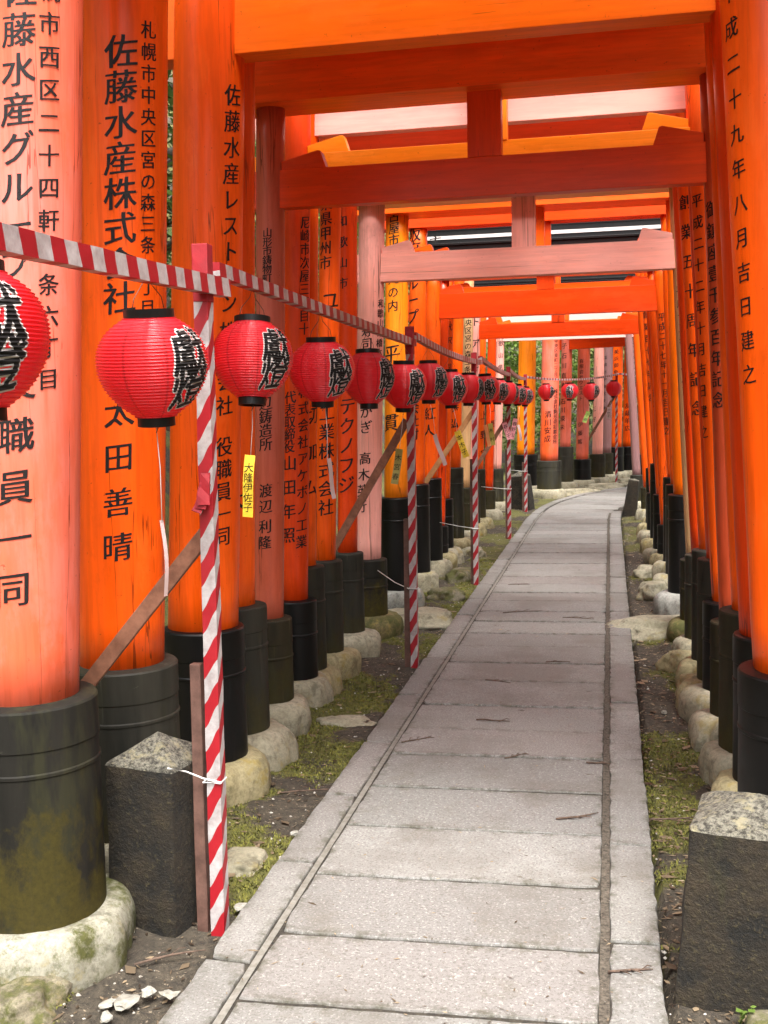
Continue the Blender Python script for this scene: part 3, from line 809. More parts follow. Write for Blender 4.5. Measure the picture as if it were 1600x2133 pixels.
def pillar(root, x, y, lean, hb, rb, rs, ztop, kind, sleeve, foot, texts, rot, seed):
    taper = 0.02
    mb = MB()
    n = 14
    prof = []
    for i in range(n + 1):
        z = hb - 0.06 + (ztop - hb + 0.06) * i / n
        prof.append((rs * (1 - taper * max(0, z - hb)), z))
    mb.lathe(prof, (x, y), 56, lean, hb, 0.0022, seed)
    p = mb.build('pillar', pm(kind), root)
    if texts:
        for line in texts:
            mb = MB()
            write_on_shaft(mb, x, y, lean, hb, rs, taper, [line], rot)
            mb.build('inscription', WORN_INK, p)
    mb = MB()
    lid = 0.10 + 0.02 * (seed % 3) / 3
    prof = [(rb * 0.985, 0.02), (rb * 0.985, hb - lid - 0.075), (rb * 0.985 + 0.003, hb - lid - 0.072), (rb * 0.985 + 0.003, hb - lid - 0.064), (rb * 0.985, hb - lid - 0.06),
            (rb * 0.985, hb - lid - 0.003), (rb, hb - lid), (rb, hb - 0.006), (rb - 0.004, hb), (rs + 0.002, hb + 0.005), (rs - 0.01, hb + 0.005)]
    mb.lathe(prof, (x, y), 56, 0.0, 0, 0.003 if sleeve != 'black' else 0.001, seed)
    mb.build('base_sleeve', SLEEVE[sleeve], root, sharp=24)
    mb = MB()
    g = 0.08 + 0.016 * math.sin(seed * 3)
    prof = [(rb + g * 0.8, -0.10), (rb + g, -0.05), (rb + g * 1.04, -0.02), (rb + g * 1.05, 0.02), (rb + g * 1.0, 0.056), (rb + g * 0.87, 0.085), (rb + g * 0.64, 0.104), (rb + g * 0.3, 0.113), (rb, 0.115), (rb - 0.03, 0.11)]
    mb.lathe(prof, (x, y), 64, 0, 0, 0.034, seed + 5)
    mb.build('footing', foot, root, sharp=80)
    return p

def beams(root, xl, xr, y, ll, lr, hl, hr, rs, nuki, kind, lintel_kind=None, black=False, tall=0.15):
    z0, z1, zl = nuki
    bm_ = pm(kind, 'x')
    dN = max(0.07, min(0.12, rs * 1.05))
    lx = lambda z: xl + ll * (z - hl)
    rx = lambda z: xr - lr * (z - hr)
    mb = MB(); mb.box((lx(z0) - rs - 0.2, y - dN / 2, z0), (rx(z0) + rs + 0.2, y + dN / 2, z1))
    mb.build('crossbeam', bm_, root, bevel=0.0025)
    w = rs + (0.06 if rs == 0.07 or rs >= 0.09 else 0.015)
    ov = 0.02 if rs == 0.07 or rs >= 0.09 else 0.0
    mb = MB(); mb.box((lx(zl) - 0.42, y - w, zl), (rx(zl) + 0.42, y + w, zl + (tall if not black else 0.06)))
    li = mb.build('lintel', LACQUER if black else pm(lintel_kind or kind, 'x'), root, bevel=0.0025)
    zc = zl + (tall if not black else 0.06)
    if black:
        mb = MB(); mb.box((lx(zl) - 0.46, y - w - 0.012, zc), (rx(zl) + 0.46, y + w + 0.012, zc + 0.035))
        mb.build('trim_strip', WHITE, li)
        zc += 0.035
        mb = MB(); mb.box((lx(zl) - 0.44, y - w, zc), (rx(zl) + 0.44, y + w, zc + 0.055)); zc += 0.043
        mb.box((lx(zl) - 0.46, y - w - 0.01, zc + 0.012), (rx(zl) + 0.46, y + w + 0.01, zc + 0.06))
        mb.build('lintel_board', SLEEVE['black'], li)
        zc += 0.06
    mb = MB(); mb.box((lx(zl) - 0.5, y - w - ov - 0.004, zc), (rx(zl) + 0.5, y + w + ov + 0.004, zc + 0.09))
    mb.box((lx(zl) - 0.52, y - w - ov - 0.015, zc + 0.09), (rx(zl) + 0.52, y + w + ov + 0.015, zc + 0.11))
    mb.build('lintel_cap', LACQUER, root, bevel=0.0025)
    cx = (lx(z1) + rx(z1)) / 2
    mb = MB(); mb.box((cx - 0.075, y - 0.04, z1), (cx + 0.075, y + 0.04, zl))
    mb.build('strut', pm(kind), root, bevel=0.003)
    k = min(0.075, (zl - z1) * 0.55)
    for sgn, x0 in ((1, lx(z1) + rs * 0.9), (-1, rx(z1) - rs * 0.9)):
        mb = MB(); d = dN / 2 - 0.003
        poly = [(0, 0.0), (0.21, 0.0), (0.185, k), (0.172, k + 0.004), (0, k * 0.5)]
        vs = [(x0 + sgn * px, y + sy * d, z1 + pz) for sy in (-1, 1) for px, pz in poly]
        fs = [(0, 1, 2, 3, 4), (9, 8, 7, 6, 5)] + [(i, 5 + i, 5 + (i + 1) % 5, (i + 1) % 5) for i in range(5)]
        if sgn < 0: fs = [f[::-1] for f in fs]
        mb.add(vs, fs)
        mb.build('wedge', bm_, root, bevel=0.002)

for i, (Y, XL, XR, hL, hR, rb, rs, lL, lR) in enumerate(TORII, 1):
    kl, kr, kb, sl, sr, ft, lab = LOOK[i]
    cx = (XL + XR) / 2
    root = tag(empty('torii_gate', (cx, Y, 0)), lab, 'torii gate', 'torii gates lining the straight path')
    nk = NUKI[i]
    pillar(root, XL - cx, 0, lL, hL, rb, rs, nk[2] + 0.02, kl, sl, ft, WRITING.get('T%dL' % i), 0, i * 1.7)
    pillar(root, XR - cx, 0, -lR, hR, rb, rs, nk[2] + 0.02, kr, sr, ft, WRITING.get('T%dR' % i), 0, i * 1.7 + 0.9)
    beams(root, XL - cx, XR - cx, 0, lL, lR, hL, hR, rs, nk, kb, {5: 'orange', 10: 'cream', 14: 'pale', 12: 'red'}.get(i), i in (16, 20), 0.27 if i == 5 else 0.15)
for i, ((x, y, h, rb, rs), (kind, sl, ang, nk, lab)) in enumerate(zip(BEND, BEND_LOOK), 1):
    A = -R(ang)
    span = 2.15
    root = tag(empty('torii_gate', (x + span / 2 * math.cos(A), y + span / 2 * math.sin(A), 0), A), lab, 'torii gate', 'torii gates at the bend')
    pillar(root, -span / 2, 0, 0.028, h, rb, rs, nk[2] + 0.02, kind, sl, FOOT, WRITING.get('F%d' % i), A, 40 + i)
    pillar(root, span / 2, 0, -0.028, h, rb, rs, nk[2] + 0.02, kind, sl, FOOT, None, A, 60 + i)
    beams(root, -span / 2, span / 2, 0, 0.028, 0.028, h, h, rs, nk, 'red' if i == 3 else ('orange' if kind != 'salmon' else 'salmon'))

# ------------------------------------------------------------------ striped posts, rails, braces, stakes
POSTS = [(-1.14, 2.99, 1.97, 'striped post nearest the camera with a torn wrap near its top'), (-1.14, 6.36, 1.97, 'second striped post from the camera, beside the path edge'),
         (-1.14, 9.47, 1.96, 'third striped post along the path, among the middle lanterns'), (-1.15, 12.85, 1.95, 'fourth striped post along the path, behind the pink name tags'),
         (-1.2, 16.15, 1.95, 'fifth striped post, in front of the far stone marker'), (0.12, 20.9, 2.02, 'last striped post standing across the bend of the path')]
for i, (x, y, zt, lab) in enumerate(POSTS):
    root = tag(empty('striped_post', (x, y, 0), R(random.uniform(-4, 4))), lab, 'post', 'red and white posts carrying the lanterns')
    root.rotation_euler[1] = R(0.6 if i == 0 else 0.2)
    mb = MB(); mb.beam((0, 0, -0.12), (0, 0, zt - 0.16), 0.042, 0.042, 26, Vector((0, 1, 0)), 0, 0.0012)
    mb.build('wrapped_shaft', STRIPE_POST, root, sharp=60)
    mb = MB(); mb.beam((0, 0, zt - 0.16), (0, 0, zt), 0.046, 0.046, 4, Vector((0, 1, 0)), 0, 0.001)
    mb.build('wrapped_top', STRIPE_RED, root, bevel=0.003)
    if i == 0:
        mb = MB()
        for k in range(3):
            a = random.uniform(-1.5, 0.2); z = 1.27 + 0.03 * k
            mb.beam((0, -0.024, z), (-0.02 + 0.012 * k, -0.05, z - 0.05 - 0.02 * k), 0.03, 0.003, 3, Vector((0, 1, 0)), 0.004, 0.004)
        mb.build('torn_wrap', STRIPE_RED, root)

def rail(name, p, q, w, h, sag, mat, lab, cat, n=24, extra=None):
    p, q = Vector(p), Vector(q)
    d = q - p; L = d.length
    root = bpy.data.objects.new(name, None)
    rz = math.atan2(d.y, d.x); ry = -math.asin(d.z / L)
    mb = MB(); mb.beam((0, 0, 0), (L, 0, 0), w, h, n, Vector((0, 0, 1)), sag, 0.0012)
    bpy.data.objects.remove(root)
    o = mb.build(name, mat, bevel=0.0, sharp=60)
    o.location = p; o.rotation_euler = (0, ry, rz)
    return tag(o, lab, cat, 'striped rails the lanterns hang from')
rail('striped_rail', (-1.105, -0.3, 1.80), (-1.105, 3.13, 1.862), 0.036, 0.050, 0.012, STRIPE_RAIL, 'striped rail from the left edge to the nearest post', 'rail')
rail('striped_rail', (-1.125, 3.10, 1.915), (-1.13, 6.47, 1.882), 0.034, 0.040, 0.004, STRIPE_RAIL, 'striped rail between the first and second posts', 'rail')
rail('striped_rail', (-1.13, 6.48, 1.925), (-1.13, 9.98, 1.895), 0.034, 0.040, 0.03, STRIPE_RAIL, 'sagging striped rail between the second and third posts', 'rail')
rail('striped_rail', (-1.13, 9.9, 1.93), (-1.14, 12.98, 1.86), 0.034, 0.040, 0.02, STRIPE_RAIL, 'striped rail between the third and fourth posts', 'rail')
rail('striped_rail', (-1.14, 12.9, 1.915), (-1.2, 16.3, 1.89), 0.034, 0.040, 0.03, STRIPE_RAIL, 'striped rail between the fourth and fifth posts', 'rail')
rail('striped_rail', (-1.2, 16.15, 1.915), (0.17, 20.95, 2.045), 0.03, 0.03, 0.07, STRIPE_CORD, 'thin striped cord across the bend above the far lanterns', 'cord', 40)
rail('striped_rail', (0.17, 20.98, 2.05), (1.6, 23.0, 2.06), 0.03, 0.03, 0.05, STRIPE_CORD, 'end of striped cord leaving the last post to the right', 'cord', 20)

BRACES = [((-1.15, 3.035, 1.155), (-1.98, 3.09, 0.21), BRACE, 'brown brace leaning from the nearest post down past the pink pillar'),
          ((-1.17, 6.42, 1.43), (-1.75, 6.40, 0.47), BRACE, 'dark brown brace leaning from the second post under a lantern'),
          ((-1.15, 9.51, 1.46), (-1.62, 9.55, 0.80), BRACE_L, 'pale raw timber brace at the third post'),
          ((-1.16, 12.9, 1.37), (-1.62, 12.9, 0.67), BRACE, 'thin brown brace at the fourth post behind the olive tag'),
          ((0.10, 20.96, 1.66), (-0.62, 21.15, 0.45), BRACE, 'brown brace below the last lantern at the bend')]
for p, q, mt, lab in BRACES:
    mb = MB(); mb.beam(p, q, 0.046, 0.024, 6, Vector((0, 1, 0)), 0, 0.001)
    tag(mb.build('brace', mt, bevel=0.003), lab, 'brace', 'timber braces of the lantern posts')
STAKES = [((-1.195, 3.0, -0.12), (-1.195, 3.02, 0.765), 'brown stake tied to the nearest striped post'), ((-1.185, 6.375, -0.12), (-1.178, 6.385, 0.85), 'brown stake beside the second striped post'),
          ((-1.175, 9.50, -0.12), (-1.17, 9.52, 1.05), 'dark stake beside the third striped post'), ((-1.18, 12.86, -0.12), (-1.175, 12.88, 1.0), 'brown stake beside the fourth striped post'),
          ((-1.24, 16.17, -0.12), (-1.235, 16.17, 0.68), 'brown stake beside the fifth striped post')]
for p, q, lab in STAKES:
    mb = MB(); mb.beam(p, q, 0.034, 0.030, 5, Vector((0, 1, 0)), 0, 0.0012)
    tag(mb.build('stake', STAKE, bevel=0.003), lab, 'stake', 'stakes driven in beside the posts')
def string(name, pts, r, lab, loop=None):
    mb = MB(); mb.tube(pts, r, 6)
    if loop:
        c, w = loop
        q = [Vector(c) + Vector((a * w, b * w, 0)) for a, b in ((-1, -1), (1, -1), (1, 1), (-1, 1), (-1, -1))]
        mb.tube(q, r, 6)
    return tag(mb.build(name, STRING), lab, 'string', 'strings tying the posts back')
string('tie_string', [(-1.26, 2.93, 0.475), (-1.22, 2.965, 0.455), (-1.165, 2.968, 0.435), (-1.11, 2.968, 0.425)], 0.0028, 'white string from the nearest post over the mossy stone marker', ((-1.14, 2.99, 0.425), 0.026))
string('tie_string', [(-1.5, 7.05, 0.44), (-1.3, 6.6, 0.435), (-1.165, 6.34, 0.44), (-1.115, 6.335, 0.44)], 0.0028, 'white string tying the second post to a mossy sleeve', ((-1.14, 6.36, 0.44), 0.026))
string('tie_string', [(-1.53, 9.9, 0.46), (-1.3, 9.6, 0.455), (-1.165, 9.45, 0.455), (-1.115, 9.445, 0.45)], 0.003, 'white string tying the third post back', ((-1.14, 9.47, 0.45), 0.026))
string('tie_string', [(-1.5, 13.1, 0.55), (-1.3, 12.95, 0.54), (-1.17, 12.83, 0.54), (-1.125, 12.825, 0.54)], 0.0035, 'white string tying the fourth post back', ((-1.15, 12.85, 0.54), 0.027))
string('tie_string', [(-1.45, 16.3, 0.56), (-1.25, 16.13, 0.55), (-1.175, 16.125, 0.55)], 0.004, 'white string at the fifth post above the stone marker', ((-1.2, 16.15, 0.55), 0.027))

# ------------------------------------------------------------------ lanterns
LR = 0.132
LPROF = [(0.0, 0.44), (0.04, 0.56), (0.09, 0.69), (0.15, 0.805), (0.22, 0.895), (0.30, 0.96), (0.38, 0.993), (0.45, 1.0), (0.53, 0.99), (0.61, 0.958), (0.70, 0.89), (0.79, 0.785), (0.87, 0.66), (0.94, 0.51), (1.0, 0.345)]
LH = LR * 1.84
NR = 31
def lan_r(t):
    t = min(1, max(0, t))
    for (a, ra), (b, rb_) in zip(LPROF, LPROF[1:]):
        if t <= b:
            k = (t - a) / (b - a)
            r = ra + (rb_ - ra) * k
            break
    # smooth between the listed radii
    e = 0.03
    return r * LR
_lr = [sum(lan_r(i / 200 + k) for k in (-0.03, -0.015, 0, 0.015, 0.03)) / 5 for i in range(201)]
def lan_rad(t):
    x = min(0.9999, max(0, t)) * 200; i = int(x)
    r = _lr[i] + (_lr[min(200, i + 1)] - _lr[i]) * (x - i)
    fr = (t * NR) % 1.0
    return r + 0.0042 * (1 - abs(math.sin(math.pi * fr))) - 0.001
TOPZ = LH * 0.5
def make_lantern():
    root = empty('paper_lantern', (0, 0, 0))
    mb = MB()
    mb.lathe([(lan_rad(i / (NR * 6)), TOPZ - LH * i / (NR * 6)) for i in range(NR * 6, -1, -1)], (0, 0), 72, caps=(False, False))
    body = mb.build('lantern_body', LANTERN, root)
    rows = [0]
    for name, mat, bold, off in (('lettering_border', WHITE, 0.046, 0.0010), ('lettering', INK, 0.015, 0.0020)):
        mb = MB()
        for ch, zc, size, wx in (('獻', TOPZ - LH * 0.345, 0.118, 1.0), ('燈', TOPZ - LH * 0.70, 0.108, 1.1)):
            zs = [TOPZ - LH * i / (NR * 6) for i in range(NR * 6 + 1)]
            rows = [(z - zc) / size for z in zs if abs(z - zc) < 0.72 * size][::2]
            vs, fs = glyph(ch, 0, 14, rows)
            nb = 10 if bold > 0.04 else 6
            for q in range(nb + 1):          # strokes thickened by shifted copies, each a hair above the last
                qx, qy = (bold * math.cos(q * 6.283 / nb), bold * math.sin(q * 6.283 / nb)) if q else (0, 0)
                out = []
                for x, y in vs:
                    z = zc + (y + qy) * size; t = (TOPZ - z) / LH
                    r = lan_rad(t) + off + q * 0.00006
                    th = (x + qx) * size * wx / (LR * 0.97)
                    out.append((r * math.sin(th), -r * math.cos(th), z))
                mb.add(out, fs)
        mb.build(name, mat, body)
    mb = MB()
    r = LR * 0.44
    mb.lathe([(r - 0.006, TOPZ - 0.006), (r + 0.002, TOPZ - 0.006), (r + 0.002, TOPZ + 0.021), (r - 0.006, TOPZ + 0.021), (r - 0.006, TOPZ + 0.004), (0.002, TOPZ + 0.003)], (0, 0), 48, caps=(True, True))
    mb.build('top_ring', LACQUER, root, sharp=40)
    mb = MB(); r = LR * 0.335
    mb.lathe([(0.002, -TOPZ - 0.004), (r - 0.006, -TOPZ - 0.004), (r - 0.006, -TOPZ - 0.024), (r + 0.001, -TOPZ - 0.024), (r + 0.001, -TOPZ + 0.006), (r - 0.006, -TOPZ + 0.006)], (0, 0), 48)
    mb.build('bottom_ring', LACQUER, root, sharp=40)
    mb = MB()
    r = LR * 0.42
    mb.tube([(-r, 0, TOPZ + 0.015), (-r * 0.85, 0, TOPZ + 0.045), (-r * 0.2, 0, TOPZ + 0.085), (0, 0, TOPZ + 0.125), (r * 0.2, 0, TOPZ + 0.085), (r * 0.85, 0, TOPZ + 0.05), (r, 0, TOPZ + 0.015)], 0.0011, 6)
    mb.tube([(0, 0, -TOPZ - 0.002), (0.004, 0, -TOPZ - 0.03), (-0.004, 0, -TOPZ - 0.042)], 0.0012, 5)
    mb.build('hanging_wire', WIRE, root)
    return root
LANTERNS = [  # x, y, z, size, way the writing faces, lean, label
    (-1.14, 1.86, 1.640, 1.0, 47, 1, 'red lantern cut off by the left edge of the photo, closest to the camera'),
    (-1.14, 2.66, 1.618, 1.05, 71, 3, 'large red lantern just left of the nearest striped post'),
    (-1.14, 3.47, 1.665, 0.985, 64, -3, 'red lantern just right of the nearest striped post'),
    (-1.14, 4.36, 1.655, 1.0, 58, 1, 'red lantern hanging midway along the rail between first and second posts'),
    (-1.14, 5.24, 1.645, 0.97, 66, -2, 'darker red lantern in front of the weathered pink pillar'),
    (-1.14, 6.17, 1.625, 0.98, 46, 2, 'low hanging red lantern in front of the second striped post'),
    (-1.14, 7.06, 1.665, 0.98, 50, 0, 'red lantern just behind the second striped post, sagging rail above'),
    (-1.14, 8.05, 1.635, 0.98, 38, 1, 'red lantern right of the sagging rail, above the yellow tag'),
    (-1.14, 9.12, 1.645, 0.97, 75, 0, 'plain looking orange red lantern partly hidden left of the third post'),
    (-1.14, 10.4, 1.665, 1.0, 22, 1, 'red lantern right over the third striped post'),
    (-1.14, 11.55, 1.655, 0.98, 34, -1, 'red lantern overlapping the one over the third post on its right'),
    (-1.14, 12.7, 1.645, 0.98, 80, 0, 'red lantern before the fourth striped post, writing turned away'),
    (-1.15, 14.2, 1.640, 0.98, 40, 1, 'second last red lantern of the left row'),
    (-1.17, 15.75, 1.630, 0.98, 35, 0, 'last red lantern of the left row, by the bright orange gate'),
    (-0.945, 17.05, 1.696, 0.95, 62, 0, 'leftmost red lantern under the thin cord at the bend'),
    (-0.63, 18.19, 1.712, 1.04, 5, 0, 'red lantern under the cord whose writing faces the camera'),
    (-0.312, 19.34, 1.712, 1.10, 52, 0, 'red lantern third along the cord, writing on its right edge'),
    (0.071, 20.7, 1.770, 1.06, 110, 0, 'red lantern right before the last striped post, no writing visible'),
    (0.50, 21.45, 1.755, 1.06, 60, 0, 'red lantern at the bend half hidden behind the mauve pillar')]
proto = make_lantern()
for i, (x, y, z, sc, way, tilt, lab) in enumerate(LANTERNS):
    o = proto if i == 0 else copy_tree(proto)
    lr_ = random.Random(i * 7 + 1)
    o.location = (x, y, z); o.scale = (sc * lr_.uniform(0.975, 1.025), sc * lr_.uniform(0.975, 1.025), sc * lr_.uniform(0.97, 1.03))
    o.rotation_euler = (R(tilt * 0.5 + lr_.uniform(-2.5, 2.5)), R(-tilt + lr_.uniform(-2.5, 2.5)), R(way + lr_.uniform(-5, 5)))
    tag(o, lab, 'lantern', 'red paper lanterns hung along the path')

def name_tag(y, a, b, w, paper, text, lab, top=None, turn=0.0):
    """a paper strip hung on a thread under a lantern; a, b = (x, z) of its top and bottom"""
    root = tag(empty('name_tag', (a[0], y, a[1])), lab, 'paper tag', 'paper strips hanging under the lanterns')
    root.rotation_euler = (0, 0, R(turn))
    d = Vector((b[0] - a[0], 0, b[1] - a[1])); L = d.length; d.normalize()
    s_ = Vector((d.z, 0, -d.x)) * -1
    mb = MB(); vs, fs = [], []
    n = 8
    for k in range(n + 1):
        t = k / n
        c = d * (L * t) + Vector((0, 0.010 * math.sin(t * 4 + y), 0))
        for sx in (-1, 1):
            for th in (-0.0004, 0.0004): vs.append(c + s_ * (sx * w / 2) + Vector((0, th, 0)))
    for k in range(n):
        o = 4 * k
        fs += [(o, o + 2, o + 6, o + 4), (o + 1, o + 5, o + 7, o + 3), (o, o + 4, o + 5, o + 1), (o + 2, o + 3, o + 7, o + 6)]
    fs += [(0, 1, 3, 2), (4 * n, 4 * n + 2, 4 * n + 3, 4 * n + 1)]
    mb.add(vs, fs)
    st = mb.build('paper_strip', PAPER[paper], root)
    if text:
        mb = MB(); size = min(w * 0.95, L * 0.82 / len(text))
        for k, ch in enumerate(text):
            t = 0.12 + 0.8 * (k + 0.5) / len(text)
            gv, gf = glyph(ch)
            out = []
            for x, yy in gv:
                tt = t - yy * size / L
                c = d * (L * tt) + Vector((0, 0.010 * math.sin(tt * 4 + y) - 0.0012, 0)) + s_ * (x * size)
                out.append(c)
            mb.add(out, gf)
        mb.build('handwriting', INK, st)
    mb = MB()
    if top is not None:
        tp = Vector((top[0] - a[0], 0, top[1] - a[1]))
        mb.tube([tp, tp * 0.5 + Vector((0.004, 0, 0.01)), (0, 0.001, -0.004)], 0.0012, 5)
        mb.build('thread', STRING, root)
TAGS = [
    (2.70, (-1.148, 1.222), (-1.144, 1.02), 0.011, 'white', '', 'narrow pinkish white strip below the big lantern left of the nearest post', (-1.155, 1.475), 55),
    (3.50, (-1.167, 1.357), (-1.187, 1.149), 0.036, 'yellow', '大隆伊佐子', 'bright yellow name strip hanging right of the nearest post', (-1.155, 1.53), 0),
    (4.40, (-1.137, 1.302), (-1.101, 1.133), 0.020, 'white', '', 'narrow white strip hanging under the fourth lantern', (-1.14, 1.51), 50),
    (6.20, (-1.177, 1.27), (-1.209, 1.07), 0.042, 'olive', '木宮春', 'olive green strip hanging beside the second striped post', (-1.15, 1.48), 0),
    (7.05, (-1.10, 1.328), (-1.032, 1.126), 0.032, 'white', '', 'blank pinkish strip swinging right of the second post', (-1.135, 1.52), 45),
    (8.2, (-1.116, 1.322), (-1.047, 1.127), 0.048, 'yellow', '本木子', 'yellow strip tilted in the wind left of the third post', (-1.14, 1.49), 0),
    (10.5, (-1.162, 1.326), (-1.11, 1.12), 0.036, 'orange', '', 'orange strip just right of the third post', (-1.16, 1.52), 30),
    (10.85, (-1.148, 1.334), (-1.123, 1.119), 0.048, 'green', '木村', 'olive strip next to the orange strip right of the third post', (-1.15, 1.52), 0),
    (12.8, (-1.195, 1.312), (-1.13, 1.117), 0.06, 'pink', '春川子', 'pink strip tilted right, left one of the crossing pair', (-1.17, 1.5), 0),
    (13.2, (-1.095, 1.349), (-1.143, 1.105), 0.055, 'pink', '春野山', 'pink strip tilted left, right one of the crossing pair', (-1.13, 1.5), 0),
    (15.0, (-1.206, 1.243), (-1.163, 1.029), 0.04, 'white', '', 'small white strip left of the fifth post', (-1.19, 1.49), 40),
    (19.3, (-0.355, 1.377), (-0.428, 1.19), 0.07, 'lime', '子春', 'small lime green strip at the bend', (-0.31, 1.55), 0),
    (20.65, (-0.009, 1.439), (-0.026, 1.231), 0.065, 'white', '中野子', 'small white strip on the brace of the last post', (0.05, 1.6), 0)]
for y, a, b, w, pa, tx, lab, tp, turn in TAGS: name_tag(y, a, b, w, pa, tx, lab, tp, turn)

# ------------------------------------------------------------------ stone markers, rocks, shards, twigs
def marker(x, y, rz, w0, w1, hz, ap, lab, tilt=0.0):
    mb = MB(); vs, fs = [], []
    n = 9
    def ring(hw, z):
        r = []
        for k in range(4):
            a, b = [(-1, -1), (1, -1), (1, 1), (-1, 1)][k], [(1, -1), (1, 1), (-1, 1), (-1, -1)][k]
            for i in range(n):
                t = i / n
                px, py = (a[0] + (b[0] - a[0]) * t) * hw, (a[1] + (b[1] - a[1]) * t) * hw
                j = 0.006 * noise.noise(Vector((px * 14 + x, py * 14, z * 12))) + 0.003 * noise.noise(Vector((px * 50, py * 50 + x, z * 50)))
                c = 1 - (0.035 if i == 0 else 0)
                r.append((px * c * (1 + j * 4), py * c * (1 + j * 4), z + j * 0.8))
        return r
    levels = [(w1 + (w0 - w1) * (1 - i / 10), -0.12 + (hz + 0.12) * i / 10) for i in range(11)]
    levels += [(w1 * 0.97, hz + 0.006)] + [(w1 * (1 - 0.96 * i / 5), hz + 0.006 + (ap - hz) * i / 5) for i in range(1, 6)]
    for hw, z in levels: vs += ring(hw, z)
    m_ = 4 * n
    for i in range(len(levels) - 1):
        for k in range(m_): fs.append((i * m_ + k, i * m_ + (k + 1) % m_, (i + 1) * m_ + (k + 1) % m_, (i + 1) * m_ + k))
    fs.append(tuple((len(levels) - 1) * m_ + k for k in range(m_)))
    mb.add(vs, fs, True)
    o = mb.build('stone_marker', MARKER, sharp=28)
    o.location = (x, y, 0); o.rotation_euler = (0, tilt, rz)
    return tag(o, lab, 'stone marker', 'square stone markers beside the path')
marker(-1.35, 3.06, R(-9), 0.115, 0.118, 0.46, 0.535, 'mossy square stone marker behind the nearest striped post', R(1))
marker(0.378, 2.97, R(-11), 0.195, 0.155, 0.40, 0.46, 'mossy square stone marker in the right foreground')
marker(-1.27, 16.45, R(-12), 0.15, 0.13, 0.46, 0.53, 'stone marker at the far left beside the fifth post', R(-5))
marker(0.27, 15.5, R(-4), 0.10, 0.07, 0.45, 0.47, 'narrow leaning stone at the inside corner of the bend', R(7))

def rock(x, y, z, rx, ry, rz_, seed, mat, lab, name='rock', group='rocks along the path', sub=4, rough=0.36):
    bm = bmesh.new()
    bmesh.ops.create_icosphere(bm, subdivisions=sub, radius=1.0)
    for v in bm.verts:
        p = v.co.copy()
        k = 1 + rough * noise.noise(p * 1.3 + Vector((seed, 0, 0))) + rough * 0.4 * noise.noise(p * 4 + Vector((0, seed, 0))) + rough * 0.15 * noise.noise(p * 11)
        v.co = Vector((p.x * rx * k, p.y * ry * k, max(-0.5, min(0.8, p.z * k)) * rz_))
    me = bpy.data.meshes.new(name); bm.to_mesh(me); bm.free()
    for f in me.polygons: f.use_smooth = sub > 1 and name == 'rock'
    me.materials.append(mat)
    o = bpy.data.objects.new(name, me); col.objects.link(o)
    o.location = (x, y, z); o.rotation_euler = (0, 0, seed)
    return tag(o, lab, 'rock' if name == 'rock' else 'stone', group)
ROCKS = [(-1.50, 2.49, -0.05, 0.13, 0.10, 0.10, 1.0, ROCK_D, 'mossy rough rock under the nearest pink pillar'),
         (-1.24, 3.48, -0.06, 0.13, 0.10, 0.06, 2.0, ROCK, 'flat pale rock right of the nearest striped post'),
         (-1.30, 5.20, -0.06, 0.16, 0.10, 0.05, 3.1, ROCK, 'flat pale rock by the black sleeve on the left'),
         (-1.36, 7.75, -0.04, 0.26, 0.30, 0.11, 4.0, ROCK, 'broad yellowish rock below the white cement footing on the left'),
         (-1.30, 8.75, -0.04, 0.15, 0.16, 0.10, 5.0, ROCK_M, 'mottled rock beside the left footing behind the second post'),
         (-1.28, 9.75, -0.04, 0.15, 0.20, 0.12, 6.0, ROCK_M, 'dark mossy rock left of the path before the third post'),
         (-1.38, 11.3, -0.03, 0.12, 0.15, 0.10, 7.0, ROCK, 'grey rock low between sleeves past the third post'),
         (0.40, 7.55, -0.04, 0.20, 0.42, 0.12, 8.0, ROCK, 'broad pale yellow rock at the right path edge'),
         (0.34, 8.9, -0.02, 0.13, 0.15, 0.13, 9.0, ROCK, 'rounded pale rock behind the broad one on the right'),
         (0.32, 10.0, -0.02, 0.12, 0.14, 0.10, 10.0, ROCK, 'small yellowish rock on the right before the low sleeve'),
         (0.40, 6.45, -0.02, 0.09, 0.12, 0.12, 11.0, FOOT_Y, 'round yellowish boulder by the right sleeves'),
         (0.42, 5.9, -0.02, 0.09, 0.10, 0.11, 12.0, FOOT_Y, 'second round boulder in front of the yellowish one'),
         (0.375, 2.69, -0.06, 0.07, 0.06, 0.08, 13.0, ROCK_M, 'mossy rock in the bottom right corner'),
         (-0.62, 19.0, -0.03, 0.55, 0.12, 0.13, 0.55, FOOT, 'long low kerb boulder along the bend'),
         (-0.08, 20.35, -0.03, 0.45, 0.11, 0.13, 0.62, FOOT, 'second low kerb boulder along the bend, by the last post'),
         (0.42, 21.5, -0.03, 0.35, 0.11, 0.15, 0.62, FOOT, 'last low kerb boulder at the bend')]
for a in ROCKS: rock(*a)
SH = [(-1.235, 2.545, 0.045, 0.03, 'largest white stone shard in the bottom left'), (-1.255, 2.47, 0.035, 0.018, 'small white shard below the largest one'), (-1.14, 2.60, 0.035, 0.022, 'white shard touching the left kerb'),
      (-1.28, 2.53, 0.03, 0.018, 'cream shard left of the largest white one'), (-1.20, 2.60, 0.032, 0.02, 'beige shard behind the largest white one'), (-1.115, 3.12, 0.03, 0.03, 'white shard right of the nearest post foot'),
      (-1.12, 3.72, 0.02, 0.015, 'white chip on the left kerb edge'), (0.26, 5.5, 0.02, 0.014, 'white chip in the moss on the right')]
for k, (x, y, a, b, lab) in enumerate(SH):
    rock(x, y, -0.022, a * 0.85, b * 0.85, 0.010, 20 + k, SHARD, lab, 'stone_shard', 'white stone shards in the moss', 2, 0.75)

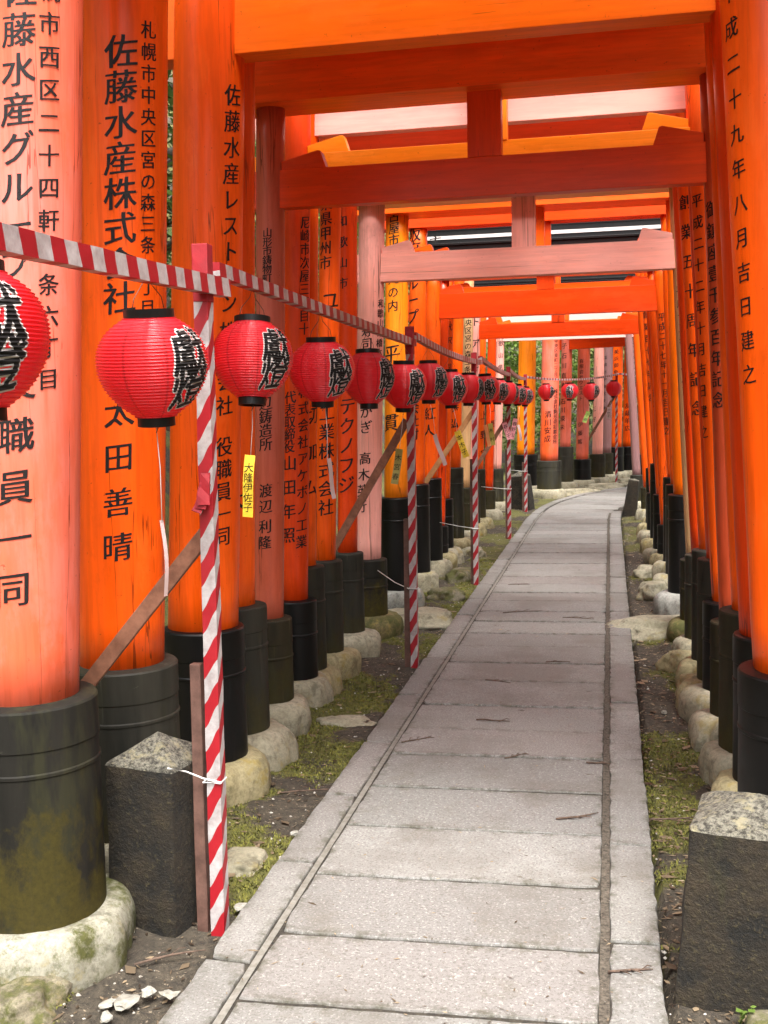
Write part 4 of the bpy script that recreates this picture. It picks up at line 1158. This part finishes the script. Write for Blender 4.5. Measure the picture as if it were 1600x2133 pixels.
TW = [(-0.62, 7.96, 0.30, 20, 'forked twig on the left half of the path'), (-0.22, 7.75, 0.22, -5, 'straight twig near the middle of the path'), (-0.86, 4.80, 0.16, 50, 'dark forked twig on the left mortar joint'),
      (-0.12, 3.96, 0.17, 30, 'thin forked twig near the right joint of the path'), (-0.40, 4.63, 0.12, 40, 'short twig across a joint in mid path'), (-0.05, 4.57, 0.10, -8, 'short dark twig at the right joint'),
      (-0.60, 5.9, 0.15, -20, 'thin twig on the pinkish slabs'), (-0.30, 6.4, 0.14, 12, 'curved twig on the path before the flat rock'), (-0.55, 5.15, 0.16, 4, 'twig lying along a joint on the left'),
      (-0.09, 2.54, 0.10, 70, 'reddish twig on the right joint at the bottom'), (0.20, 4.05, 0.24, 10, 'dry cedar sprig over the right kerb'), (0.05, 2.86, 0.12, 8, 'brown twig on the right kerb corner'),
      (-1.21, 2.78, 0.20, 30, 'pale broken stick by the nearest post'), (-0.75, 9.2, 0.18, 15, 'twig far up the path on the left'), (-1.17, 4.15, 0.25, 25, 'dark dry sprig at the left kerb')]
for k, (x, y, L, ang, lab) in enumerate(TW):
    mb = MB(); a = R(ang); rr = random.Random(k)
    on = abs(x + 0.48) < 0.62
    z = 0.007 if on else -0.018
    pts = [Vector(((t - 0.5) * L, math.sin(t * 3 + k) * L * 0.06, z + 0.003 * rr.random())) for t in (0, 0.25, 0.5, 0.75, 1)]
    mb.tube(pts, [0.0035, 0.004, 0.0035, 0.003, 0.0015], 6)
    for q in range(2 + k % 3):
        p = pts[1 + q % 3]; sg = rr.choice((-1, 1))
        mb.tube([p, p + Vector((L * 0.14, sg * L * 0.12, 0.004)), p + Vector((L * 0.24, sg * L * 0.15, 0.0))], [0.0025, 0.002, 0.001], 5)
    o = mb.build('twig', TWIG)
    o.location = (x, y, 0); o.rotation_euler = (0, 0, a)
    tag(o, lab, 'twig', 'fallen twigs on the path and its edge')

# moss, dry leaves and gravel nobody could count
def strips_point(rr, y0=1.9, y1=16):
    y = y0 + (y1 - y0) * rr.random() ** 1.6
    if rr.random() < 0.58: x = rr.uniform(-1.62, -1.10)
    else: x = rr.uniform(0.14, 0.62)
    return x, y
rr = random.Random(3)
mb = MB(); vs, fs = [], []
while len(fs) < 66000:
    x, y = strips_point(rr, 1.9, 11)
    if moss_map(x, y) < rr.uniform(-0.02, 0.22): continue
    z = ground_z(x, y) - 0.002
    for k in range(3):
        a = rr.uniform(0, 6.28); h = rr.uniform(0.004, 0.013); w = rr.uniform(0.002, 0.005)
        dx, dy = math.cos(a), math.sin(a); ox, oy = rr.uniform(-0.01, 0.01), rr.uniform(-0.01, 0.01)
        o = len(vs)
        vs += [(x + ox - dy * w, y + oy + dx * w, z), (x + ox + dy * w, y + oy - dx * w, z), (x + ox + dx * h * 0.8, y + oy + dy * h * 0.8, z + h)]
        fs.append((o, o + 1, o + 2))
mb.add(vs, fs)
tag(mb.build('moss', MOSS), kind='stuff')
mb = MB(); vs, fs = [], []
for k in range(9000):
    x, y = strips_point(rr, 1.9, 17)
    if x < 0 and rr.random() < 0.55: x = rr.uniform(0.14, 0.62)
    z = ground_z(x, y) + rr.uniform(0.001, 0.008)
    on_path = rr.random() < 0.10 and y < 14
    if on_path: x, z = rr.uniform(-1.05, 0.1), 0.007
    a = rr.uniform(0, 6.28); L = rr.uniform(0.005, 0.016) * (1 + (rr.random() < 0.12) * 1.2); w = L * rr.uniform(0.1, 0.6)
    if on_path: L *= 0.6; w = min(w, 0.002)
    c, s_ = math.cos(a), math.sin(a); o = len(vs)
    for px, py, pz in ((-1, 0, 0.1), (-0.2, -1, 0.25), (1, 0, 0.15), (-0.2, 1, 0.05)):
        vs.append((x + c * px * L - s_ * py * w, y + s_ * px * L + c * py * w, z + pz * L * rr.uniform(0.2, 1.1)))
    fs += [(o, o + 1, o + 2), (o, o + 2, o + 3)]
mb.add(vs, fs)
tag(mb.build('leaf_litter', LITTER), kind='stuff')
mb = MB()
for k in range(1500):
    x, y = strips_point(rr, 1.9, 14)
    if rr.random() < 0.3: x = rr.uniform(-0.03, -0.005)
    r = rr.uniform(0.002, 0.008); z = ground_z(x, y) if abs(x + 0.48) > 0.62 else -0.006
    vs = [(x + r * a * rr.uniform(0.6, 1.4), y + r * b * rr.uniform(0.6, 1.4), z + r * c * rr.uniform(0.5, 1.1)) for a, b, c in ((1, 0, 0), (-1, 0, 0), (0, 1, 0), (0, -1, 0), (0, 0, 1), (0, 0, -1))]
    mb.add(vs, [(0, 2, 4), (2, 1, 4), (1, 3, 4), (3, 0, 4), (2, 0, 5), (1, 2, 5), (3, 1, 5), (0, 3, 5)])
tag(mb.build('gravel', PEBBLE), kind='stuff')

# a small seedling in the right foreground
root = tag(empty('seedling', (0.31, 2.72, -0.04)), 'small green seedling by the bottom right mossy rock', 'seedling')
mb = MB(); mb.tube([(0, 0, 0), (0.01, -0.005, 0.03), (0.03, -0.01, 0.055)], [0.002, 0.0018, 0.001], 6)
mb.build('stem', LEAF[0], root)
for k in range(7):
    a = k * 1.05; L = 0.016 + 0.005 * (k % 3); c = Vector((0.004 * k, -0.0015 * k, 0.02 + 0.006 * k))
    d = Vector((math.cos(a), math.sin(a), 0.15)); s_ = Vector((-math.sin(a), math.cos(a), 0.1)) * L * 0.42
    mb = MB(); mb.add([c, c + d * L * 0.5 + s_, c + d * L, c + d * L * 0.5 - s_, c + d * L * 0.5 + Vector((0, 0, 0.002))], [(0, 3, 4), (3, 2, 4), (2, 1, 4), (1, 0, 4)], True)
    mb.build('leaf', LEAF[0], root)

# ------------------------------------------------------------------ the wood beyond
def make_tree(seed, h, crown_r, crown_lo, leafmat, nleaf, lean=0.0, rt0=0.16):
    rr = random.Random(seed)
    root = empty('broadleaf_tree', (0, 0, 0))
    mb = MB()
    tip = Vector((lean, 0, h * 0.85))
    pts = [Vector((lean * t + 0.12 * math.sin(t * 5 + seed), 0.1 * math.sin(t * 4 + seed * 2), h * 0.85 * t - 0.3)) for t in [i / 8 for i in range(9)]]
    mb.tube(pts, [rt0 * (1.25 - 1.05 * i / 8) for i in range(9)], 10)
    ends = []
    for k in range(14):
        i = 2 + k % 6; p = pts[i].lerp(pts[i + 1], rr.random())
        a = rr.uniform(0, 6.28); L = crown_r * rr.uniform(0.5, 1.0)
        q = p + Vector((math.cos(a) * L, math.sin(a) * L, L * rr.uniform(0.1, 0.6)))
        m_ = p.lerp(q, 0.5) + Vector((0, 0, 0.15))
        mb.tube([p, m_, q], [rt0 * 0.35, rt0 * 0.2, rt0 * 0.06], 6)
        ends += [q, m_]
    mb.build('trunk', BARK, root)
    clumps = ends + [Vector((rr.gauss(lean * 0.6, crown_r * 0.5), rr.gauss(0, crown_r * 0.5), rr.uniform(crown_lo, h))) for _ in range(26)]
    mb = MB(); vs, fs = [], []
    for k in range(nleaf):
        c = rr.choice(clumps)
        p = c + Vector((rr.gauss(0, 0.34), rr.gauss(0, 0.34), rr.gauss(0, 0.24)))
        L = rr.uniform(0.05, 0.11); a, b = rr.uniform(0, 6.28), rr.uniform(-0.9, 0.5)
        d = Vector((math.cos(a) * math.cos(b), math.sin(a) * math.cos(b), math.sin(b)))
        s_ = d.cross(Vector((rr.uniform(-0.4, 0.4), rr.uniform(-0.4, 0.4), 1))).normalized() * L * 0.36
        o = len(vs)
        vs += [p - d * L, p + s_, p + d * L, p - s_]
        fs.append((o, o + 1, o + 2, o + 3))
    mb.add(vs, fs)
    mb.build('crown', leafmat, root)
    return root
TREES = {0: make_tree(1, 5.5, 1.7, 0.6, LEAF[0], 9000), 1: make_tree(2, 7.5, 2.0, 1.0, LEAF[1], 9000), 2: make_tree(5, 6.5, 1.8, 0.2, LEAF[0], 10000, 0.5)}
used = set()
PLACES = [(-2.9, 26.5, 0, 0.0, 1.0, 'fresh green tree seen left of the bright orange gate at the bend'), (-1.55, 24.9, 2, 1.0, 0.9, 'leafy tree whose low twigs show between orange and salmon gates'),
          (-0.3, 28.0, 1, 2.0, 1.0, 'dark green tree behind the salmon gates'), (1.2, 29.5, 0, 3.0, 1.05, 'fresh green tree behind the far salmon pillars'), (-4.4, 29.0, 1, 4.0, 1.1, 'dark tree deeper in the wood at the far left'),
          (3.2, 30, 2, 0.6, 1.1, 'leafy tree hidden behind the right row of gates'), (-5.6, 22.5, 2, 5.0, 1.0, 'leafy tree on the left bank beyond the bend'), (-4.6, 15.5, 0, 1.4, 0.9, 'tree on the left bank behind the middle gates'), (-4.2, 7.2, 1, 1.9, 0.85, 'dark tree on the left bank seen between the thick orange pillars'),
          (-4.4, 10.2, 1, 2.6, 0.9, 'dark tree on the left bank behind the second post'), (-4.4, 4.5, 1, 0.3, 0.9, 'dark tree on the left bank behind the nearest gates'), (4.2, 8.0, 1, 3.3, 0.9, 'dark tree on the right bank'), (4.4, 14.5, 0, 5.3, 0.9, 'green tree on the right bank near the bend')]
for x, y, k, rz, sc, lab in PLACES:
    o = TREES[k] if k not in used else copy_tree(TREES[k])
    used.add(k)
    o.location = (x, y, hill_height(x, y) - 0.1); o.rotation_euler = (0, 0, rz); o.scale = (sc, sc, sc)
    tag(o, lab, 'tree', 'trees of the wood behind the gates')
